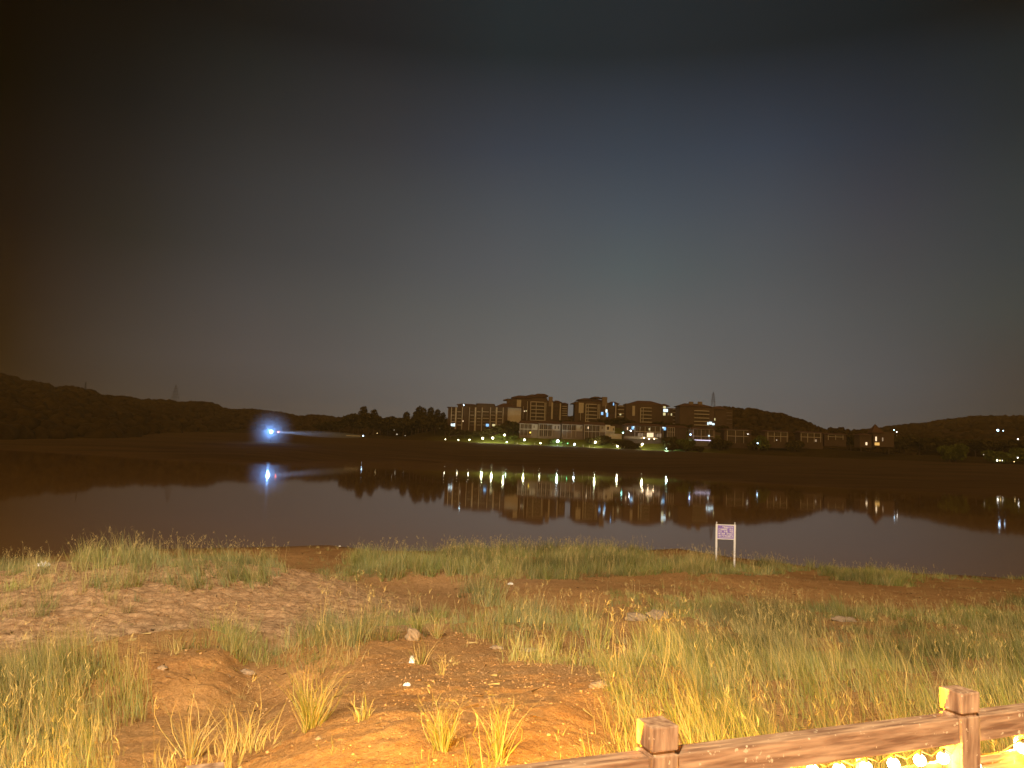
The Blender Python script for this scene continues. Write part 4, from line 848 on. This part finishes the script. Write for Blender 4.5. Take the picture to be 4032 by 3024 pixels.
# single tufts that stand apart on bare soil
for px, py, h, n, dry, lb in [(1228, 2868, .55, 150, .4, 'big green grass tuft alone on bare soil at lower centre left'), (1425, 2838, .24, 45, .6, 'small spiky grass tuft right of the big lone tuft'), (1722, 2515, .55, 30, .6, 'thin upright grass tuft on the crest of the central mound'), (1640, 2495, .42, 70, .2, 'bright green grass tuft behind the crest of the central mound'),
    (2185, 2560, .45, 60, .2, 'fan shaped green grass tuft at the right edge of the central mound'), (1655, 2620, .38, 28, .6, 'sparse dry tuft next to the white litter on the mound'), (1740, 2660, .3, 14, .8, 'thin dry seedling tuft on the bare middle of the mound'), (1740, 2950, .42, 110, .5, 'spreading dry grass tuft near the bottom of the picture centre'), (1960, 3000, .5, 70, .5, 'tall dry grass tuft at the bottom, just left of the railing'),
    (750, 2990, .62, 60, .9, 'clump of straw coloured seeding stems at the bottom left'), (930, 2960, .6, 30, .95, 'loose straw stems right of the seeding clump at bottom left')]:
    p = ground_hit(px, py); a2 = Acc(); a = rng.uniform(0, 6.28, n); rad = np.abs(rng.normal(size=n)) * .035
    ro = np.stack([np.cos(a) * rad, np.sin(a) * rad, np.zeros(n)], -1)
    V, Q, T, Cc = blades(ro, h * rng.uniform(.5, 1.15, n), np.full(n, .006) + .0003 * p[1], a, rng.uniform(.1, .75, n), 5, colours(n, dry, .05)); a2.add(V, Q, T, Cc)
    o = mesh_obj('grass_tuft', a2.mesh('grass_tuft', GRASS)); o.location = p; tag(o, lb, 'grass tuft', 'grass tufts standing apart')

# ------------------------------------------------------------------ stones, gravel, litter
STONE = mat('pale_stone', (.27, .20, .145), .85, .25, 12, .6, 30)
NP = 90000
rs = 4.5 + 26 * rng.uniform(0, 1, NP) ** 1.35; ts = rng.uniform(-.75, .75, NP); gx = rs * ts; gy = rs
dm = .2 + .45 * (np.sqrt(((gx + .3) / 3) ** 2 + ((gy - 10.5) / 3.6) ** 2) < 1) + .8 * (np.sqrt(((gx + 9) / 7) ** 2 + ((gy - 19) / 6) ** 2) < 1)
kp = rng.uniform(size=NP) < dm * np.clip(.5 + 1.2 * fbm(gx, gy, 1.2, 3, 51), .05, 1); gx = gx[kp]; gy = gy[kp]; gz = near_z(gx, gy)
rad = rng.exponential(.003, len(gx)) + .0015 + .0004 * gy; rad = np.minimum(rad, .022)
V, Fc = blobs(np.stack([gx, gy, gz + rad * .25], -1), rad, .35, (IV1, IF1), .6)
GRAV = mat('gravel_stone', (.36, .19, .085), .9, .35, 9, col2=(.56, .36, .19))
tag(mesh_obj('gravel', np_mesh('gravel', V, Fc, GRAV)), 'loose small reddish and pale gravel scattered on the bare soil', 'gravel', None, 'stuff')
def rock(px, py, sx, sy, sz, label, seed):
    p = ground_hit(px, py); b2 = bmesh.new(); bmesh.ops.create_icosphere(b2, subdivisions=4, radius=1.0); rr_ = np.random.default_rng(seed); ph = rr_.uniform(0, 6, 6)
    for v in b2.verts:
        c = v.co; k = 1 + .16 * math.sin(3 * c.x + ph[0]) * math.cos(2.5 * c.y + ph[1]) + .10 * math.sin(6 * c.z + 5 * c.x + ph[2]) + .05 * math.sin(13 * c.y + 9 * c.x + ph[3]); v.co = Vector((c.x * sx * k, c.y * sy * k, max(-.4, c.z) * sz * k))
    o = finish('stone', b2, STONE, None, True); o.location = (p[0], p[1], p[2] + sz * .25); tag(o, label, 'stone', 'pale stones on the bank')
rock(2508, 2441, .23, .16, .11, 'flat pale stone, left one of the pair among the grass at centre right', 1)
rock(2592, 2436, .22, .17, .14, 'rounded pale stone, right one of the pair among the grass at centre right', 2)
rock(3325, 2446, .32, .13, .10, 'long flat pale stone lying in the grass at the right', 3)
rock(1628, 2520, .12, .10, .12, 'blocky brown stone on the left crest of the central mound', 4)
rock(2090, 2565, .12, .07, .035, 'small flat grey stone at the right side of the central mound', 5)
rock(2360, 2708, .10, .06, .04, 'small grey stone at the edge of the tall grass right of the mound', 6)
rock(975, 2655, .10, .06, .05, 'flat reddish stone on the left mound', 7)
rock(640, 2635, .07, .05, .03, 'small pale stone at the left end of the left mound', 8)
rock(1255, 2915, .028, .02, .018, 'small white pebble on the bare soil near the bottom', 9)
rock(1955, 2555, .09, .05, .03, 'narrow pale stone at the back right of the central mound', 10)
PLAST = mat('white_plastic_film', (.85, .83, .86), .45, .05, 8)
def litter(px, py, w, d, h, label, name='plastic_bag'):
    p = ground_hit(px, py); n = 12; b2 = bmesh.new(); g_ = [[b2.verts.new(((i / n - .5) * w, (j / n - .5) * d, h * (math.sin(i * 1.9 + j) * .3 + .5 + random.uniform(-.25, .25)) * math.sin(math.pi * i / n) ** .5 * math.sin(math.pi * j / n) ** .5)) for j in range(n + 1)] for i in range(n + 1)]
    for i in range(n):
        for j in range(n): b2.faces.new((g_[i][j], g_[i + 1][j], g_[i + 1][j + 1], g_[i][j + 1]))
    o = finish(name, b2, PLAST, None, True); o.location = (p[0], p[1], p[2] + .01); tag(o, label, 'litter', 'white litter on the bank')
litter(170, 2230, .42, .25, .14, 'crumpled white plastic bag lying near the water at the far left')
litter(1622, 2612, .07, .06, .10, 'crumpled white plastic scrap on top of the central mound')
litter(1602, 2702, .07, .06, .035, 'flat grey white plastic scrap on the gravel below the other one')
litter(1338, 2153, .12, .1, .08, 'tiny white scrap at the water edge left of centre')
litter(2010, 2302, .18, .12, .07, 'curled pale scrap lying on the middle strip of bare soil')

# ------------------------------------------------------------------ notice board by the water
sb = ground_hit(2850, 2196); base = at_z(2818, 2189, .05); Ds = 36.0
pl = at(2820, 2192, Ds); pr = at(2892, 2192, Ds); zg = .25
SG = thing('notice_board', 'purple notice board with white writing between two white posts at the water edge', 'sign', (float((pl[0] + pr[0]) / 2), Ds, zg))
w2 = float(pr[0] - pl[0]) / 2; ztop = float(at(2856, 2064, Ds)[2]) - zg; zbt = float(at(2856, 2066 + 0, Ds)[2]) - zg
WP = mat('white_sign_paint', (.86, .88, 1.0), .4, .02, 8)
for s in (-1, 1):
    bm = bmesh.new(); tube(bm, (s * w2, 0, -.5), (s * w2, 0, ztop), .045, .045, 12); tube(bm, (s * w2, 0, ztop - .48 * ztop), (s * w2, 0, ztop), .05, .05, 12); po = finish('post', bm, WP, SG)
    bm = bmesh.new(); tube(bm, (s * w2, 0, ztop), (s * w2, 0, ztop + .05), .015, .015, 6); ball(bm, (s * w2, 0, ztop + .07), .03, 2); finish('finial', bm, WP, po)
zp_b = float(at(2856, 2121, Ds)[2]) - zg
bm = bmesh.new(); box(bm, -w2 + .05, w2 - .05, -.02, .02, zp_b, ztop - .03); finish('panel', bm, mat('purple_sign_face', (.27, .20, .68), .5, .08, 4), SG)
bm = bmesh.new(); box(bm, -w2, w2, -.028, .028, ztop - .055, ztop - .015); box(bm, -w2, w2, -.028, .028, zp_b - .03, zp_b + .005); finish('frame', bm, WP, SG)
LETT = mat('white_lettering', (.85, .84, 1.0), .5, .03, 8)
pw = 2 * w2 - .1; phh = ztop - .06 - zp_b
LINES = [('严禁在水库区域', .22), ('毒鱼、电鱼、炸鱼，', 0), ('游泳  钓鱼，野炊', 0), ('违者必究  监督电话', 0), ('水库管理处宣传部办', 0)]
LINES = [('严禁在水库游泳', .23), ('深水危险区　禁止', 0), ('游泳　钓鱼　戏水', 0), ('珍爱生命　远离水库', 0), ('水库管理中心宣传处', 0)]
for i, (txt, ind) in enumerate(LINES):
    cu = bpy.data.curves.new('lettering', 'FONT'); cu.body = txt; cu.size = phh * .14; cu.extrude = .002; cu.offset = .003; cu.space_character = 1.0
    o = bpy.data.objects.new('lettering', cu); C.objects.link(o); bpy.context.view_layer.update()
    dg = bpy.context.evaluated_depsgraph_get(); me_ = bpy.data.meshes.new_from_object(o.evaluated_get(dg)); C.objects.unlink(o); bpy.data.objects.remove(o)
    if len(me_.vertices):
        co = np.array([v.co[:] for v in me_.vertices]); wd = co[:, 0].max() - co[:, 0].min(); fac = pw * (.92 - ind) / max(wd, .01)
        for v in me_.vertices: v.co.x = (v.co.x - co[:, 0].min()) * fac
    me_.materials.clear(); me_.materials.append(LETT); o = mesh_obj('lettering', me_, SG); o.rotation_euler = (R(90), 0, 0); o.location = (-pw / 2 + pw * (.04 + ind), -.026, ztop - .09 - phh * .165 * (i + 1) + .02)
bm = bmesh.new(); box(bm, -pw / 2 + .04, pw / 2 - .04, -.025, -.0215, zp_b + phh * .085, zp_b + phh * .11); finish('small_print_line', bm, LETT, SG)

# ------------------------------------------------------------------ timber railing with a string of bulbs
def wood_material(nm, gs):
    m = bpy.data.materials.new(nm); m.use_nodes = True; n = m.node_tree.nodes; l = m.node_tree.links; p = n['Principled BSDF']; p.inputs['Roughness'].default_value = .55; p.inputs['Specular IOR Level'].default_value = .35
    t = n.new('ShaderNodeTexCoord')
    def nz(sc_, s, d=6):
        mp = n.new('ShaderNodeMapping'); mp.inputs['Scale'].default_value = sc_; l.new(t.outputs['Object'], mp.inputs[0]); k = n.new('ShaderNodeTexNoise'); k.inputs['Scale'].default_value = s; k.inputs['Detail'].default_value = d; l.new(mp.outputs[0], k.inputs['Vector']); return k.outputs[0]
    g1 = nz(gs, 14)
    r = n.new('ShaderNodeValToRGB'); r.color_ramp.elements[0].position = .35; r.color_ramp.elements[1].position = .68; r.color_ramp.elements[0].color = (.19, .10, .058, 1); r.color_ramp.elements[1].color = (.52, .33, .20, 1); l.new(g1, r.inputs[0])
    g2 = nz((1, 1, 1), 34, 9); r2 = n.new('ShaderNodeValToRGB'); r2.color_ramp.elements[0].position = .65; r2.color_ramp.elements[1].position = .68; l.new(g2, r2.inputs[0])
    mx = n.new('ShaderNodeMix'); mx.data_type = 'RGBA'; l.new(r2.outputs[0], mx.inputs[0]); l.new(r.outputs[0], mx.inputs[6]); mx.inputs[7].default_value = (.62, .48, .32, 1); l.new(mx.outputs[2], p.inputs['Base Color'])
    b = n.new('ShaderNodeBump'); b.inputs['Strength'].default_value = .5; b.inputs['Distance'].default_value = .004; l.new(g1, b.inputs['Height']); l.new(b.outputs[0], p.inputs['Normal']); return m
WOOD = wood_material('worn_red_timber', (.3, 3.0, 3.0)); WOODV = wood_material('worn_post_timber', (2.2, 2.2, .35))
TH = R(21.5); dvec = np.array([math.cos(TH), math.sin(TH)]); Y1 = 3.13
p1 = at(2622, 2862, Y1); ztp = float(p1[2])
# second post from its pixel on the same top plane
def on_line(px):     # distance along the railing of the point seen in column px at top height
    best = None
    for s in np.linspace(-4, 6, 4001):
        P = np.array([p1[0] + dvec[0] * s, p1[1] + dvec[1] * s, ztp]); q_ = project(P)[0]
        if best is None or abs(q_ - px) < best[0]: best = (abs(q_ - px), s)
    return best[1]
s2 = on_line(3822); print('post spacing', s2, 'top z', ztp)
RL = thing('timber_railing', 'worn reddish timber railing with square capped posts at the bottom right', 'railing', (float(p1[0]), float(p1[1]), ztp), TH)
PW = .122
def bev(bm, off=.006):
    bmesh.ops.bevel(bm, geom=list(bm.edges), offset=off, segments=2, affect='EDGES', profile=.6)
def post(s):
    bm = bmesh.new(); box(bm, s - PW / 2, s + PW / 2, -PW / 2 + .06, PW / 2 + .06, -.095, 0); bev(bm, .007)
    b2 = bmesh.new(); box(b2, s - PW / 2 + .012, s + PW / 2 - .012, -PW / 2 + .072, PW / 2 + .048, -.125, -.090)
    me_ = bpy.data.meshes.new('t'); b2.to_mesh(me_); b2.free(); bm.from_mesh(me_)
    b2 = bmesh.new(); box(b2, s - PW / 2, s + PW / 2, -PW / 2 + .06, PW / 2 + .06, -1.15, -.112); bev(b2, .005); b2.to_mesh(me_); b2.free(); bm.from_mesh(me_); bpy.data.meshes.remove(me_)
    return finish('post', bm, WOODV, RL)
for s in (0, s2, s2 + s2, -s2, -2 * s2, -3 * s2): post(s)
def rail(a, b, z0, z1, y0, y1, nm='rail'):
    bm = bmesh.new(); box(bm, a, b, y0, y1, z0, z1); bev(bm, .006); return finish(nm, bm, WOOD, RL)
for k in range(-3, 2):
    a, b = k * s2 + PW / 2, (k + 1) * s2 - PW / 2
    rail(a, b, -.235, -.118, .015, .105)
    for j in range(3):   # boards behind the bulbs
        rail(a, b, -.50 - j * .165, -.35 - j * .165, .105, .13, 'board')
    for st in (.3, .7): rail(a + (b - a) * st - .02, a + (b - a) * st + .02, -1.1, -.21, .132, .160, 'batten')
# string of bulbs
BULB = emi('warm_bulb', (1.0, .84, .40), 40, False)
SL = thing('string_light', 'string of glowing round bulbs hanging under the top rail of the railing', 'string light', (float(p1[0]), float(p1[1]), ztp), TH)
def s_of(px, z):
    best = (1e9, 0)
    for s in np.linspace(-3, 4, 2801):
        P = np.array([p1[0] + dvec[0] * s - dvec[1] * .055, p1[1] + dvec[1] * s + dvec[0] * .055, ztp + z]); q_ = project(P)[0]
        if abs(q_ - px) < best[0]: best = (abs(q_ - px), s)
    return best[1]
bz = []; pts = []
for px, py in [(3305, 3030), (3410, 3022), (3518, 3008), (3620, 2993), (3712, 2985), (3838, 3018), (4025, 2945)]:
    s = s_of(px, -.22); q_ = at(px, py, float(p1[1] + dvec[1] * s + .052)); z = float(q_[2]) - ztp; pts.append((s, min(-.268, z)))
step = .15
s = pts[0][0] - step
while s > -2.9 * s2: pts.append((s, -.285 + .015 * math.sin(s * 9))); s -= step
s = pts[6][0] + step
while s < 2 * s2: pts.append((s, -.285 + .015 * math.sin(s * 9))); s += step
pts.sort(); print('bulbs', pts[:3], len(pts))
bm = bmesh.new()
for (a, za), (b, zb_) in zip(pts, pts[1:]):
    m_ = ((a + b) / 2, .055, (za + zb_) / 2 + .015)
    tube(bm, (a, .055, za + .045), m_, .003, .003, 5); tube(bm, m_, (b, .055, zb_ + .045), .003, .003, 5)
finish('cord', bm, mat('clear_cord', (.5, .42, .2), .5, .1, 5), SL)
for i, (s, z) in enumerate(pts):
    bm = bmesh.new(); ball(bm, (s, .055, z), .027, 2); bo = finish('bulb', bm, BULB, SL, True)
    bm = bmesh.new(); tube(bm, (s, .055, z + .018), (s, .055, z + .045), .009, .009, 8); finish('socket', bm, METAL, bo)
    if i % 2 == 0:
        d = bpy.data.lights.new('bulb_light', 'POINT'); d.energy = 125; d.color = (1.0, .50, .02); d.shadow_soft_size = .02
        o = bpy.data.objects.new('bulb_light', d); C.objects.link(o); o.parent = SL; o.location = (s + .07, .165, z - .035)
        d = bpy.data.lights.new('bulb_light', 'POINT'); d.energy = 9; d.color = (1.0, .50, .02); d.shadow_soft_size = .02
        o = bpy.data.objects.new('bulb_light', d); C.objects.link(o); o.parent = SL; o.location = (s + .07, .03, z - .01)
# boardwalk behind the railing
DECK = mat('boardwalk_timber', (.26, .13, .07), .7, .2, 4, .3, 20, stretch=(1, 8, 1))
bm = bmesh.new()
for k in range(30):
    y = -.15 - k * .155; box(bm, -7, 7, y - .145, y, -1.12, -1.07)
dk = finish('boardwalk', bm, DECK); dk.location = RL.location; dk.rotation_euler = (0, 0, TH); tag(dk, kind='structure')

# ------------------------------------------------------------------ haze added to lay a brown flare veil over distant things
HZ = mist_mat('veil_haze', .00011, (1.0, .86, .62), False)
bm = bmesh.new(); box(bm, -1500, 1500, -60, 1620, -6, 82)
hz = finish('haze', bm, HZ); tag(hz, 'thin warm haze added over the whole lake as a brown flare veil', 'haze', None, 'stuff')
